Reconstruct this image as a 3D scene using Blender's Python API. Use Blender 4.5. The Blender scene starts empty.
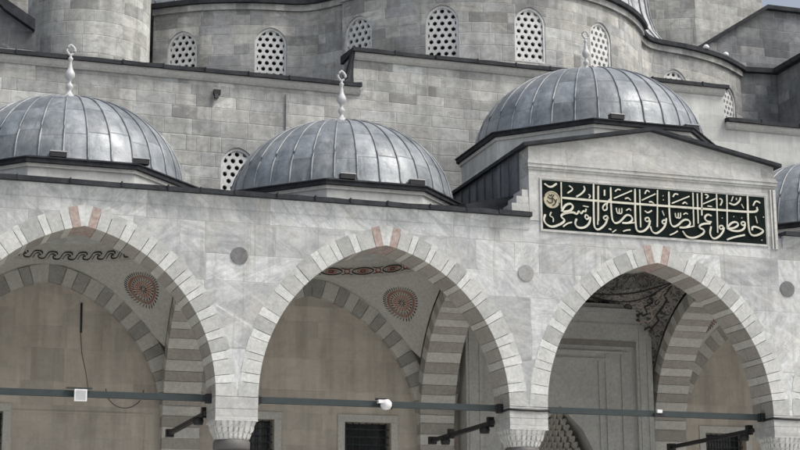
import bpy, bmesh, math, random
from mathutils import Vector, Matrix
R = math.radians
PI = math.pi
rnd = random.Random(7)
scene = bpy.context.scene
col = scene.collection

# ------------------------------------------------------------------ camera
cam_data = bpy.data.cameras.new('camera')
cam_data.sensor_width = 36.0
cam_data.lens = 76.5
cam_data.clip_end = 2000
cam = bpy.data.objects.new('camera', cam_data)
col.objects.link(cam)
PITCH, YAW, ROLL = 0.22655, 0.31885, -0.0056
_r = Vector((math.cos(YAW), -math.sin(YAW), 0))
_f = Vector((math.sin(YAW) * math.cos(PITCH), math.cos(YAW) * math.cos(PITCH), math.sin(PITCH)))
_u = _r.cross(_f)
_r2 = _r * math.cos(ROLL) + _u * math.sin(ROLL)
_u2 = _u * math.cos(ROLL) - _r * math.sin(ROLL)
m = Matrix((( _r2.x, _u2.x, -_f.x), (_r2.y, _u2.y, -_f.y), (_r2.z, _u2.z, -_f.z))).to_4x4()
m.translation = Vector((-7.756, -34.289, 1.65))
cam.matrix_world = m
scene.camera = cam

# ------------------------------------------------------------------ sky, sun, exposure
SUN_EL, SUN_AZ = 52.0, 128.0          # azimuth clockwise from +Y: front right of the facade
world = bpy.data.worlds.new('World')
scene.world = world
world.use_nodes = True
wn = world.node_tree
sky = wn.nodes.new('ShaderNodeTexSky')
sky.sky_type = 'NISHITA'
sky.sun_disc = False
sky.sun_elevation = R(SUN_EL)
sky.sun_rotation = R(SUN_AZ)
sky.air_density = 1.0
sky.dust_density = 6.0
sky.ozone_density = 1.0
hs = wn.nodes.new('ShaderNodeHueSaturation')
hs.inputs['Saturation'].default_value = 0.6
wn.links.new(sky.outputs[0], hs.inputs['Color'])
bg = wn.nodes['Background']
bg.inputs['Strength'].default_value = 0.15
wn.links.new(hs.outputs[0], bg.inputs['Color'])
sd = bpy.data.lights.new('sun', 'SUN')
sd.energy = 1.3
sd.angle = R(16)
sd.color = (1.0, 0.98, 0.945)
sun = bpy.data.objects.new('sun', sd)
col.objects.link(sun)
sv = Vector((math.sin(R(SUN_AZ)) * math.cos(R(SUN_EL)), math.cos(R(SUN_AZ)) * math.cos(R(SUN_EL)), math.sin(R(SUN_EL))))
sun.rotation_euler = sv.to_track_quat('Z', 'Y').to_euler()
scene.view_settings.view_transform = 'Standard'
scene.view_settings.look = 'None'
scene.view_settings.gamma = 1
scene.view_settings.use_curve_mapping = False
scene.view_settings.exposure = 0.16
scene.cycles.diffuse_bounces = 8
scene.cycles.max_bounces = 12

# ------------------------------------------------------------------ materials
class NT:
    def __init__(s, name, rough=0.85, spec=0.3, metal=0.0):
        s.m = bpy.data.materials.new(name); s.m.use_nodes = True
        s.t = s.m.node_tree; s.b = s.t.nodes['Principled BSDF']
        s.b.inputs['Roughness'].default_value = rough
        s.b.inputs['Specular IOR Level'].default_value = spec
        s.b.inputs['Metallic'].default_value = metal
    def n(s, typ, **kw):
        x = s.t.nodes.new('ShaderNode' + typ)
        for k, v in kw.items(): setattr(x, k, v)
        return x
    def l(s, a, b): s.t.links.new(a, b)
    def put(s, sock, v):
        if isinstance(v, bpy.types.NodeSocket): s.l(v, sock)
        else: sock.default_value = v
    def math(s, op, a, b=0.0, c=0.0, clamp=False):
        x = s.n('Math', operation=op); x.use_clamp = clamp
        for i, v in enumerate((a, b, c)): s.put(x.inputs[i], v)
        return x.outputs[0]
    def vec(s, x, y, z=0.0):
        c = s.n('CombineXYZ')
        for i, v in enumerate((x, y, z)): s.put(c.inputs[i], v)
        return c.outputs[0]
    def vmath(s, op, a, b):
        x = s.n('VectorMath', operation=op); s.put(x.inputs[0], a); s.put(x.inputs[1], b)
        return x.outputs[0]
    def noise(s, v, scale, detail=4.0, rough=0.55, dist=0.0):
        x = s.n('TexNoise'); s.l(v, x.inputs['Vector'])
        x.inputs['Scale'].default_value = scale; x.inputs['Detail'].default_value = detail
        x.inputs['Roughness'].default_value = rough; x.inputs['Distortion'].default_value = dist
        return x.outputs['Fac']
    def white(s, v):
        x = s.n('TexWhiteNoise'); x.noise_dimensions = '3D'; s.l(v, x.inputs['Vector'])
        return x.outputs['Value']
    def maprange(s, v, a, b, c, d, smooth=False):
        x = s.n('MapRange'); x.clamp = True
        if smooth: x.interpolation_type = 'SMOOTHSTEP'
        s.put(x.inputs['Value'], v)
        for k, q in zip(('From Min', 'From Max', 'To Min', 'To Max'), (a, b, c, d)): x.inputs[k].default_value = q
        return x.outputs['Result']
    def ramp(s, v, stops, const=False):
        x = s.n('ValToRGB'); s.put(x.inputs[0], v)
        e = x.color_ramp.elements
        if const: x.color_ramp.interpolation = 'CONSTANT'
        while len(e) < len(stops): e.new(0.5)
        for q, (p, c) in zip(e, stops): q.position = p; q.color = (*c, 1)
        return x.outputs[0]
    def mix(s, f, a, b, mode='MIX'):
        x = s.n('Mix'); x.data_type = 'RGBA'; x.blend_type = mode
        s.put(x.inputs['Factor'], f)
        for k, v in ((6, a), (7, b)):
            if isinstance(v, tuple): v = (*v, 1) if len(v) == 3 else v
            s.put(x.inputs[k], v)
        return x.outputs[2]
    def mul(s, c, f):                     # colour times a grey factor
        g = s.n('CombineColor')
        for i in range(3): s.put(g.inputs[i], f)
        return s.mix(1.0, c, g.outputs[0], 'MULTIPLY')
    def bump(s, h, strength=0.4, dist=0.02):
        x = s.n('Bump'); x.inputs['Strength'].default_value = strength; x.inputs['Distance'].default_value = dist
        s.l(h, x.inputs['Height']); s.l(x.outputs[0], s.b.inputs['Normal'])
    def uv(s): return s.n('UVMap').outputs[0]
    def pos(s): return s.n('NewGeometry').outputs['Position']
    def done(s, c): s.put(s.b.inputs['Base Color'], c if not isinstance(c, tuple) else (*c, 1)); return s.m

def blocks(T, h, w, joint=0.012):
    """coursed blocks on the UV map in metres: per-block random, per-row random, joint mask"""
    sep = T.n('SeparateXYZ'); T.l(T.uv(), sep.inputs[0])
    u, v = sep.outputs[0], sep.outputs[1]
    # uneven course heights and slightly wavering joints
    wob = T.noise(T.uv(), 1.7, 4.0)
    v = T.math('ADD', v, T.math('MULTIPLY', T.math('SINE', T.math('MULTIPLY', v, 2.1)), h * 0.35))
    v = T.math('ADD', v, T.math('MULTIPLY', wob, 0.06))
    u = T.math('ADD', u, T.math('MULTIPLY', T.noise(T.uv(), 3.1, 3.0), 0.05))
    vr = T.math('DIVIDE', v, h)
    row = T.math('FLOOR', vr); fv = T.math('FRACT', vr)
    rr = T.white(T.vec(row, 3.7, 1.1))
    rw = T.math('MULTIPLY', T.math('ADD', T.math('MULTIPLY', rr, 0.8), 0.7), w)
    ur = T.math('ADD', T.math('DIVIDE', u, rw), T.math('MULTIPLY', rr, 37.3))
    colm = T.math('FLOOR', ur); fu = T.math('FRACT', ur)
    # some blocks are split in two
    r0 = T.white(T.vec(row, colm, 9.2))
    split = T.math('GREATER_THAN', r0, 0.62)
    at = T.math('ADD', 0.3, T.math('MULTIPLY', r0, 0.35))
    side = T.math('MULTIPLY', split, T.math('GREATER_THAN', fu, at))
    rnd_ = T.white(T.vec(row, T.math('ADD', colm, T.math('MULTIPLY', side, 0.5)), 2.2))
    du = T.math('MULTIPLY', T.math('MINIMUM', fu, T.math('SUBTRACT', 1.0, fu)), rw)
    ds = T.math('MULTIPLY', T.math('ABSOLUTE', T.math('SUBTRACT', fu, at)), rw)
    ds = T.math('ADD', ds, T.math('MULTIPLY', T.math('SUBTRACT', 1.0, split), 10.0))
    dv = T.math('MULTIPLY', T.math('MINIMUM', fv, T.math('SUBTRACT', 1.0, fv)), h)
    d = T.math('MINIMUM', T.math('MINIMUM', du, ds), dv)
    jm = T.maprange(d, joint * 0.3, joint * 1.6, 1.0, 0.0, True)
    return rnd_, rr, jm, row, colm

def ashlar(name, tones, h=0.36, w=0.85, joint_col=(0.36, 0.355, 0.34), jstr=0.26, stain=0.35, rough=0.88, contrast=1.0, cast=(1.02, 1.045, 1.045)):
    T = NT(name, rough, 0.25)
    rn, rr, jm, row, cm = blocks(T, h, w)
    k = len(tones)
    tones = [tuple((q[0] * cast[0], q[1] * cast[1], q[2] * cast[2])) for q in tones]
    base = T.ramp(rn, [(i / k, c) for i, c in enumerate(tones)], const=True)
    P = T.pos()
    odd = T.white(T.vec(T.math('MULTIPLY', rn, 77.0), row, cm))
    n1 = T.noise(P, 0.5, 5.0, 0.62)
    n2 = T.noise(P, 4.5, 7.0, 0.72, 0.5)
    n3 = T.noise(T.vmath('MULTIPLY', P, (3.0, 3.0, 0.3)), 0.9, 5.0, 0.65)
    # a few much darker and much paler repair stones
    c = T.mul(base, T.maprange(odd, 0.80, 0.97, 1.0, 1.0 - 0.36 * contrast))
    c = T.mul(c, T.maprange(odd, 0.20, 0.04, 1.0, 1.0 + 0.28 * contrast))
    c = T.mul(c, T.maprange(n1, 0.3, 0.72, 1.0 - stain * 0.6, 1.14))
    c = T.mul(c, T.maprange(n2, 0.28, 0.72, 1.0 - 0.30 * contrast, 1.0 + 0.24 * contrast))
    c = T.mul(c, T.maprange(n3, 0.42, 0.66, 1.06, 1.0 - stain * 0.7))
    blotch = T.noise(T.vmath('MULTIPLY', P, (1.0, 1.0, 2.4)), 1.5, 6.0, 0.75, 0.9)
    c = T.mix(T.maprange(blotch, 0.52, 0.66, 0.0, 0.60 * contrast), c, tuple(q * 0.55 for q in tones[0]))
    c = T.mix(T.maprange(blotch, 0.44, 0.30, 0.0, 0.50 * contrast), c, tuple(min(0.7, q * 1.38) for q in tones[0]))
    ero = T.math('MULTIPLY', jm, T.maprange(n2, 0.35, 0.6, 1.0, 0.15))
    c = T.mix(T.math('MULTIPLY', ero, jstr), c, joint_col)
    hgt = T.math('SUBTRACT', T.math('ADD', T.math('MULTIPLY', n2, 1.0), T.math('MULTIPLY', rn, 0.5)), jm)
    T.bump(hgt, 0.5 * max(0.4, contrast), 0.014)
    return T.done(c)

def marble(name, a, b, vein, h=0.92, w=1.9, jcol=(0.36, 0.355, 0.34), spread=1.0, vs=0.5, runs=0.5):
    T = NT(name, 0.66, 0.3)
    rn, rr, jm, row, cm = blocks(T, h, w, 0.010)
    P = T.uv(); W = T.pos()
    r2 = T.white(T.vec(T.math('MULTIPLY', rn, 91.0), row, 5.5))
    r3 = T.white(T.vec(T.math('MULTIPLY', rn, 57.0), row, 8.5))
    # every slab carries its own veining direction and strength
    rot = T.n('VectorRotate'); rot.rotation_type = 'Z_AXIS'
    T.l(P, rot.inputs['Vector']); rot.inputs['Center'].default_value = (0, 0, 0)
    T.l(T.math('ADD', T.math('MULTIPLY', T.math('SUBTRACT', r2, 0.5), spread * 2.6), 0.35), rot.inputs['Angle'])
    off = T.vmath('ADD', rot.outputs[0], T.vec(T.math('MULTIPLY', rn, 41.0), T.math('MULTIPLY', rn, 17.0), 0.0))
    v1 = T.noise(T.vmath('MULTIPLY', off, (0.5, 1.9, 1.0)), 1.2, 7.0, 0.66, 1.9)
    v2 = T.noise(T.vmath('MULTIPLY', off, (0.9, 5.5, 1.0)), 1.3, 6.0, 0.65, 1.4)
    c = T.mix(T.maprange(v1, 0.34, 0.64, 0.0, 1.0, True), a, b)
    thin = T.math('ABSOLUTE', T.math('SUBTRACT', v2, 0.5))
    c = T.mix(T.math('MULTIPLY', T.maprange(thin, 0.0, 0.045, vs, 0.0, True), r3), c, vein)
    c = T.mul(c, T.maprange(r3, 0.0, 1.0, 0.78, 1.12))
    # sweeping pale streaks and cloudy stains that run across the slabs
    rg = T.n('VectorRotate'); rg.rotation_type = 'Z_AXIS'; T.l(P, rg.inputs['Vector']); rg.inputs['Angle'].default_value = 0.55
    swm = T.maprange(T.noise(W, 0.45, 3.0, 0.5), 0.42, 0.62, 0.0, 1.0, True)
    sw = T.noise(T.vmath('MULTIPLY', rg.outputs[0], (0.35, 2.6, 1.0)), 1.0, 6.0, 0.7, 1.2)
    c = T.mix(T.math('MULTIPLY', swm, T.maprange(sw, 0.52, 0.66, 0.0, 0.9)), c, vein)
    c = T.mul(c, T.maprange(T.noise(W, 0.5, 5.0, 0.62), 0.3, 0.7, 0.80, 1.10))
    blot = T.noise(W, 2.2, 6.0, 0.75, 0.8)
    c = T.mul(c, T.maprange(blot, 0.32, 0.62, 0.80, 1.06))
    drip = T.noise(T.vmath('MULTIPLY', W, (5.0, 1.0, 0.22)), 1.3, 5.0, 0.65)
    c = T.mix(T.maprange(drip, 0.55, 0.68, 0.0, runs), c, (0.25, 0.24, 0.22))
    warm = T.noise(W, 1.1, 5.0, 0.7)
    c = T.mix(T.maprange(warm, 0.50, 0.72, 0.0, 0.45), c, (0.47, 0.42, 0.35))
    c = T.mul(c, T.maprange(T.noise(W, 11.0, 6.0, 0.75), 0.3, 0.7, 0.86, 1.12))
    crack = T.n('TexVoronoi'); crack.feature = 'DISTANCE_TO_EDGE'; crack.inputs['Scale'].default_value = 0.8
    T.l(T.vmath('ADD', W, T.vec(T.math('MULTIPLY', blot, 0.8), 0.0, T.math('MULTIPLY', v1, 0.8))), crack.inputs['Vector'])
    c = T.mix(T.maprange(crack.outputs['Distance'], 0.0, 0.012, 0.35, 0.0), c, (0.22, 0.215, 0.20))
    c = T.mix(T.math('MULTIPLY', jm, 0.55), c, jcol)
    T.bump(T.math('SUBTRACT', T.math('MULTIPLY', blot, 0.5), jm), 0.35, 0.012)
    return T.done(c)

def stone(name, c1, c2, scale=2.5, rough=0.85, spec=0.25, bump=0.25, metal=0.0, fine=14.0, island=0.0):
    T = NT(name, rough, spec, metal)
    P = T.pos()
    n = T.noise(P, scale, 6.0, 0.65, 0.3); f = T.noise(P, fine, 4.0, 0.65)
    c = T.mix(T.maprange(n, 0.32, 0.68, 0.0, 1.0), c1, c2)
    c = T.mul(c, T.maprange(f, 0.3, 0.7, 0.84, 1.14))
    if island: c = T.mul(c, T.maprange(T.n('NewGeometry').outputs['Random Per Island'], 0.0, 1.0, 1 - island, 1 + island))
    T.bump(T.math('ADD', T.math('MULTIPLY', n, 0.5), f), bump, 0.012)
    return T.done(c)

def lead(name, dark, light, panel=(0.196, 0.9), rough=0.48):
    T = NT(name, rough, 0.45, 0.08)
    sep = T.n('SeparateXYZ'); T.l(T.uv(), sep.inputs[0])
    a = T.math('FLOOR', T.math('DIVIDE', sep.outputs[0], panel[0]))
    b0 = T.math('DIVIDE', T.math('ADD', sep.outputs[1], T.math('MULTIPLY', T.white(T.vec(a, 1.0, 5.0)), 0.25)), panel[1])
    b = T.math('FLOOR', b0)
    rn = T.white(T.vec(a, b, 4.0))
    lap = T.maprange(T.math('FRACT', b0), 0.0, 0.05, 1.0, 0.0, True)
    P = T.pos()
    n = T.noise(P, 1.6, 6.0, 0.65, 0.4); f = T.noise(P, 8.0, 5.0, 0.7)
    s = T.noise(T.vmath('MULTIPLY', P, (3.0, 3.0, 0.5)), 2.0, 4.0, 0.6)
    c = T.mix(T.maprange(n, 0.32, 0.66, 0.0, 1.0), dark, light)
    c = T.mul(c, T.maprange(rn, 0.0, 1.0, 0.76, 1.2))
    c = T.mul(c, T.maprange(f, 0.3, 0.7, 0.84, 1.16))
    c = T.mix(T.maprange(s, 0.54, 0.72, 0.0, 0.45), c, tuple(min(1, q * 1.4) for q in light))
    s2 = T.noise(T.vmath('MULTIPLY', T.uv(), (9.0, 0.9, 1.0)), 1.4, 5.0, 0.7)
    c = T.mix(T.maprange(s2, 0.54, 0.70, 0.0, 0.55), c, tuple(q * 0.55 for q in dark))
    edge = T.math('ABSOLUTE', T.math('SUBTRACT', T.math('FRACT', T.math('DIVIDE', sep.outputs[0], panel[0])), 0.5))
    c = T.mix(T.maprange(edge, 0.40, 0.49, 0.0, 0.45), c, tuple(q * 0.5 for q in dark))
    c = T.mix(T.math('MULTIPLY', lap, 0.6), c, tuple(q * 0.45 for q in dark))
    T.l(T.maprange(f, 0.3, 0.7, rough - 0.12, rough + 0.16), T.b.inputs['Roughness'])
    T.bump(T.math('ADD', T.math('ADD', T.math('MULTIPLY', n, 1.6), T.math('MULTIPLY', f, 0.5)), T.math('MULTIPLY', lap, 0.8)), 0.4, 0.03)
    return T.done(c)

def plain(name, c, rough=0.6, spec=0.4, metal=0.0, var=0.15):
    T = NT(name, rough, spec, metal)
    n = T.noise(T.pos(), 6.0, 4.0, 0.6)
    return T.done(T.mul(T.mix(0.0, c, c), T.maprange(n, 0.3, 0.7, 1 - var, 1 + var)))

def painted(name, base, cols, scale=3.0):
    """dense painted arabesque on plaster"""
    T = NT(name, 0.8, 0.25)
    P = T.pos()
    v = T.n('TexVoronoi'); v.feature = 'F1'; T.l(P, v.inputs['Vector']); v.inputs['Scale'].default_value = scale * 2.2
    n = T.noise(P, scale * 1.3, 5.0, 0.6, 2.5)
    n2 = T.noise(P, scale * 3.0, 3.0, 0.5, 3.0)
    c = T.ramp(n, [(0.0, cols[0]), (0.40, cols[1]), (0.50, base), (0.62, cols[2])])
    c = T.mix(T.maprange(T.math('ABSOLUTE', T.math('SUBTRACT', n2, 0.5)), 0.0, 0.035, 0.75, 0.0), c, cols[2])
    c = T.mix(T.maprange(T.math('ABSOLUTE', T.math('SUBTRACT', v.outputs['Distance'], 0.20)), 0.0, 0.04, 0.5, 0.0), c, base)
    c = T.mul(c, T.maprange(T.noise(P, 1.2), 0.3, 0.7, 0.75, 1.2))
    return T.done(c)

M = {}
M['facade'] = marble('facade_marble', (0.62, 0.64, 0.635), (0.43, 0.45, 0.455), (0.76, 0.78, 0.775))
M['block'] = marble('portal_marble', (0.56, 0.565, 0.545), (0.47, 0.475, 0.46), (0.62, 0.625, 0.605), 1.1, 2.1, spread=0.3, vs=0.3, runs=0.3)
M['outer'] = ashlar('weathered_limestone', [(0.43, 0.43, 0.415), (0.49, 0.48, 0.455), (0.36, 0.36, 0.35), (0.45, 0.455, 0.445), (0.51, 0.50, 0.475), (0.41, 0.405, 0.39), (0.46, 0.45, 0.425), (0.44, 0.435, 0.42)], 0.33, 0.75)
M['outer_pale'] = ashlar('pale_limestone', [(0.55, 0.55, 0.53), (0.57, 0.565, 0.545), (0.54, 0.54, 0.52)], 0.5, 1.5, (0.38, 0.38, 0.37), 0.35, 0.2, contrast=0.4)
M['drum'] = ashlar('grey_limestone', [(0.40, 0.395, 0.38), (0.46, 0.45, 0.425), (0.33, 0.33, 0.33), (0.42, 0.42, 0.41), (0.48, 0.465, 0.435), (0.38, 0.375, 0.365), (0.39, 0.39, 0.39)], 0.36, 0.8)
M['dark_wall'] = ashlar('dark_and_shaded_limestone', [(0.20, 0.205, 0.215), (0.24, 0.245, 0.25), (0.17, 0.175, 0.185), (0.28, 0.28, 0.28), (0.22, 0.225, 0.23)], 0.38, 0.75, (0.30, 0.30, 0.30))  # the pier's left-facing shade is put into this stone colour
M['turret'] = ashlar('turret_limestone', [(0.43, 0.425, 0.40), (0.48, 0.475, 0.45), (0.34, 0.335, 0.325), (0.45, 0.45, 0.43), (0.52, 0.515, 0.49), (0.38, 0.375, 0.36)], 0.45, 0.9)
M['inner'] = ashlar('portico_limestone', [(0.44, 0.39, 0.338), (0.46, 0.405, 0.352), (0.425, 0.378, 0.33), (0.47, 0.417, 0.362)], 0.52, 1.1, (0.33, 0.295, 0.257), 0.22, 0.25, contrast=0.35)
M['coping'] = stone('moulded_limestone', (0.60, 0.59, 0.56), (0.48, 0.475, 0.455), 1.5)
M['white'] = stone('white_marble', (0.66, 0.655, 0.635), (0.52, 0.52, 0.50), 3.0, 0.6, 0.35)
M['v_white'] = stone('voussoir_white', (0.61, 0.62, 0.60), (0.47, 0.48, 0.465), 3.2, 0.7, 0.3, 0.4, island=0.14)
M['v_grey'] = stone('voussoir_grey', (0.50, 0.505, 0.485), (0.38, 0.39, 0.375), 4.0, 0.75, 0.3, 0.4, island=0.22)
M['v_red'] = stone('voussoir_red', (0.32, 0.235, 0.205), (0.46, 0.40, 0.365), 7.0, 0.7, 0.3, 0.3)
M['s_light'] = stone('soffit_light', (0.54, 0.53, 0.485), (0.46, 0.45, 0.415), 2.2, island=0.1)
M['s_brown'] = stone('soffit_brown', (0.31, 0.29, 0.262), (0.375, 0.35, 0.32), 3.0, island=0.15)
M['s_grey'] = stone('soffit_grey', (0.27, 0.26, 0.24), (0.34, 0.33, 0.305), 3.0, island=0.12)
M['plaster'] = stone('plaster', (0.50, 0.49, 0.45), (0.45, 0.44, 0.405), 0.9, 0.9, 0.2, 0.1)
M['arabesque'] = painted('painted_plaster', (0.30, 0.285, 0.255), [(0.07, 0.075, 0.075), (0.12, 0.095, 0.105), (0.05, 0.053, 0.053)], 2.4)
M['portal'] = stone('portal_grey_marble', (0.43, 0.43, 0.405), (0.36, 0.36, 0.342), 1.2, 0.7, 0.3, 0.15)
M['portal_dark'] = stone('portal_dark_and_shadow', (0.24, 0.22, 0.20), (0.19, 0.18, 0.165), 1.2, 0.7, 0.3, 0.15)  # niche back and crest stone; also colours the painted shadow strip
M['muqarnas'] = stone('muqarnas_stone', (0.37, 0.35, 0.315), (0.30, 0.285, 0.26), 4.0)
M['lead'] = lead('lead_dome', (0.150, 0.175, 0.195), (0.30, 0.325, 0.345), rough=0.38)
M['lead_light'] = lead('lead_weathered', (0.33, 0.345, 0.36), (0.48, 0.49, 0.50))
M['lead_seam'] = stone('lead_seam', (0.12, 0.14, 0.16), (0.38, 0.40, 0.41), 1.6, 0.4, 0.5, 0.2, 0.1)
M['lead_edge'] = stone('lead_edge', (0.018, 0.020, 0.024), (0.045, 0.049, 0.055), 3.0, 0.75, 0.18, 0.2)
M['lead_roof'] = lead('lead_flat', (0.085, 0.10, 0.12), (0.13, 0.15, 0.175), (0.45, 2.5), 0.5)
M['iron'] = plain('green_grey_iron', (0.03, 0.042, 0.044), 0.55, 0.4, 0.0)
M['black'] = plain('black_metal', (0.018, 0.018, 0.02), 0.5, 0.4)
M['neck'] = plain('neck_bronze', (0.13, 0.125, 0.12), 0.5, 0.4)
M['glass'] = plain('dark_glass', (0.03, 0.032, 0.036), 0.15, 0.5)
M['lattice'] = plain('lattice_plaster', (0.62, 0.63, 0.62), 0.8, 0.3)
M['finial'] = plain('finial_metal', (0.50, 0.51, 0.51), 0.5, 0.5, 0.0)
M['porphyry'] = stone('roundel_grey', (0.13, 0.135, 0.14), (0.18, 0.18, 0.18), 8.0, 0.6, 0.35)
M['porphyry_light'] = stone('roundel_pale', (0.27, 0.27, 0.265), (0.34, 0.34, 0.33), 8.0, 0.6, 0.35)
M['board'] = plain('inscription_green_black', (0.006, 0.011, 0.010), 0.85, 0.1)
M['letters'] = plain('inscription_cream', (0.60, 0.59, 0.50), 0.6, 0.35)
M['emblem'] = stone('emblem_gold', (0.36, 0.32, 0.22), (0.50, 0.46, 0.34), 12.0, 0.5, 0.4)
M['paint_black'] = plain('paint_black', (0.045, 0.04, 0.038), 0.8, 0.2)
M['paint_red'] = plain('paint_red', (0.33, 0.11, 0.085), 0.8, 0.2)
M['paint_ochre'] = plain('paint_ochre', (0.37, 0.31, 0.26), 0.8, 0.2)
M['lamp_white'] = plain('lamp_white', (0.78, 0.78, 0.78), 0.4, 0.5)
M['lamp_grey'] = plain('lamp_grey', (0.45, 0.46, 0.47), 0.4, 0.5)
M['paving'] = ashlar('courtyard_paving', [(0.60, 0.60, 0.58), (0.64, 0.63, 0.61), (0.56, 0.56, 0.55)], 0.8, 1.2)

# ------------------------------------------------------------------ mesh helpers
class MB:
    def __init__(s, weld=False): s.v = []; s.f = []; s.mi = []; s.uv = []; s.sm = []; s.weld = weld
    def face(s, pts, mi=0, uv=None, smooth=False):
        b = len(s.v); s.v += [tuple(p) for p in pts]
        s.f.append(tuple(range(b, b + len(pts)))); s.mi.append(mi); s.uv.append(uv); s.sm.append(smooth)
    def prism(s, bottom, top, mi=0, caps=True, mis=None):
        """closed prism between two equal point loops"""
        n = len(bottom); b = len(s.v); s.v += [tuple(p) for p in bottom] + [tuple(p) for p in top]
        for i in range(n):
            j = (i + 1) % n
            s.f.append((b + i, b + j, b + n + j, b + n + i)); s.mi.append(mis[i] if mis else mi); s.uv.append(None); s.sm.append(False)
        if caps:
            s.f.append(tuple(range(b + n - 1, b - 1, -1))); s.mi.append(mi); s.uv.append(None); s.sm.append(False)
            s.f.append(tuple(range(b + n, b + 2 * n))); s.mi.append(mi); s.uv.append(None); s.sm.append(False)
    def box(s, x0, x1, y0, y1, z0, z1, mi=0):
        s.prism([(x0, y0, z0), (x1, y0, z0), (x1, y1, z0), (x0, y1, z0)], [(x0, y0, z1), (x1, y0, z1), (x1, y1, z1), (x0, y1, z1)], mi)
    def profX(s, x0, x1, prof, mi=0):     # profile in (y,z) extruded along X
        s.prism([(x0, y, z) for y, z in prof], [(x1, y, z) for y, z in prof], mi)
    def profY(s, y0, y1, prof, mi=0):     # profile in (x,z) extruded along Y
        s.prism([(x, y0, z) for x, z in prof], [(x, y1, z) for x, z in prof], mi)
    def profZ(s, z0, z1, prof, mi=0):
        s.prism([(x, y, z0) for x, y in prof], [(x, y, z1) for x, y in prof], mi)
    def lathe(s, prof, c=(0, 0, 0), n=16, mi=0, cap=True):
        b = len(s.v)
        for r, z in prof:
            for i in range(n):
                a = 2 * PI * i / n; s.v.append((c[0] + r * math.cos(a), c[1] + r * math.sin(a), c[2] + z))
        for k in range(len(prof) - 1):
            for i in range(n):
                j = (i + 1) % n
                s.f.append((b + k * n + i, b + k * n + j, b + (k + 1) * n + j, b + (k + 1) * n + i)); s.mi.append(mi); s.uv.append(None); s.sm.append(True)
        if cap:
            s.f.append(tuple(range(b + n - 1, b - 1, -1))); s.mi.append(mi); s.uv.append(None); s.sm.append(False)
            t = b + (len(prof) - 1) * n
            s.f.append(tuple(range(t, t + n))); s.mi.append(mi); s.uv.append(None); s.sm.append(False)
    def tube(s, pts, r, n=8, mi=0, closed=False):
        pts = [Vector(p) for p in pts]; b = len(s.v); N = len(pts)
        for i, p in enumerate(pts):
            a = pts[i - 1] if (i or closed) else p
            c = pts[(i + 1) % N] if (i < N - 1 or closed) else p
            t = (c - a).normalized()
            ref = Vector((0, 0, 1)) if abs(t.z) < 0.9 else Vector((1, 0, 0))
            u = t.cross(ref).normalized(); w = t.cross(u)
            for k in range(n):
                q = 2 * PI * k / n; s.v.append(tuple(p + (u * math.cos(q) + w * math.sin(q)) * r))
        for i in range(N if closed else N - 1):
            i2 = (i + 1) % N
            for k in range(n):
                k2 = (k + 1) % n
                s.f.append((b + i * n + k, b + i * n + k2, b + i2 * n + k2, b + i2 * n + k)); s.mi.append(mi); s.uv.append(None); s.sm.append(True)
        if not closed:
            s.f.append(tuple(range(b + n - 1, b - 1, -1))); s.mi.append(mi); s.uv.append(None); s.sm.append(False)
            t = b + (N - 1) * n; s.f.append(tuple(range(t, t + n))); s.mi.append(mi); s.uv.append(None); s.sm.append(False)
    def mesh(s, name, mats):
        me = bpy.data.meshes.new(name)
        me.from_pydata(s.v, [], s.f)
        if not isinstance(mats, (list, tuple)): mats = [mats]
        for x in mats: me.materials.append(x)
        bm = bmesh.new(); bm.from_mesh(me)
        bm.faces.ensure_lookup_table()
        lay = bm.loops.layers.uv.new('UVMap')
        for f, mi, uv, sm in zip(bm.faces, s.mi, s.uv, s.sm):
            f.material_index = mi; f.smooth = sm
        bmesh.ops.recalc_face_normals(bm, faces=bm.faces) if all(u is None for u in s.uv) else None
        for f, uv in zip(bm.faces, s.uv):
            nr = f.normal
            if uv is not None:
                for l, q in zip(f.loops, uv): l[lay].uv = q
            elif abs(nr.z) > 0.8:
                for l in f.loops: l[lay].uv = (l.vert.co.x, l.vert.co.y)
            else:
                h = math.hypot(nr.x, nr.y) or 1; tx, ty = -nr.y / h, nr.x / h
                for l in f.loops: l[lay].uv = (l.vert.co.x * tx + l.vert.co.y * ty, l.vert.co.z)
        if s.weld: bmesh.ops.remove_doubles(bm, verts=bm.verts, dist=1e-4)
        bm.to_mesh(me); bm.free()
        return me
    def build(s, name, mats, parent=None):
        o = bpy.data.objects.new(name, s.mesh(name, mats)); col.objects.link(o)
        if parent: o.parent = parent
        return o

def tag(o, label=None, cat=None, group=None, kind=None):
    if label: o['label'] = label
    if cat: o['category'] = cat
    if group: o['group'] = group
    if kind: o['kind'] = kind
    return o
def thing(name, label, cat, loc=(0, 0, 0), group=None):
    o = bpy.data.objects.new(name, None); col.objects.link(o); o.location = loc
    o.empty_display_size = 0.2
    return tag(o, label, cat, group)
def copy_tree(o, parent=None):
    c = o.copy(); col.objects.link(c); c.parent = parent
    for ch in [x for x in bpy.data.objects if x.parent == o]: copy_tree(ch, c)
    return c
def cut(o, cutters):
    """subtract the cutter MBs from o and keep the result as plain mesh"""
    tmp = []
    for k, cb in enumerate(cutters):
        c = bpy.data.objects.new('cutter', cb.mesh('cutter', o.data.materials[0])); col.objects.link(c); tmp.append(c)
        md = o.modifiers.new('b%d' % k, 'BOOLEAN'); md.operation = 'DIFFERENCE'; md.solver = 'EXACT'; md.object = c
    bpy.context.view_layer.update()
    dg = bpy.context.evaluated_depsgraph_get()
    me = bpy.data.meshes.new_from_object(o.evaluated_get(dg))
    o.modifiers.clear(); o.data = me
    for c in tmp: bpy.data.objects.remove(c)
    return o

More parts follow.
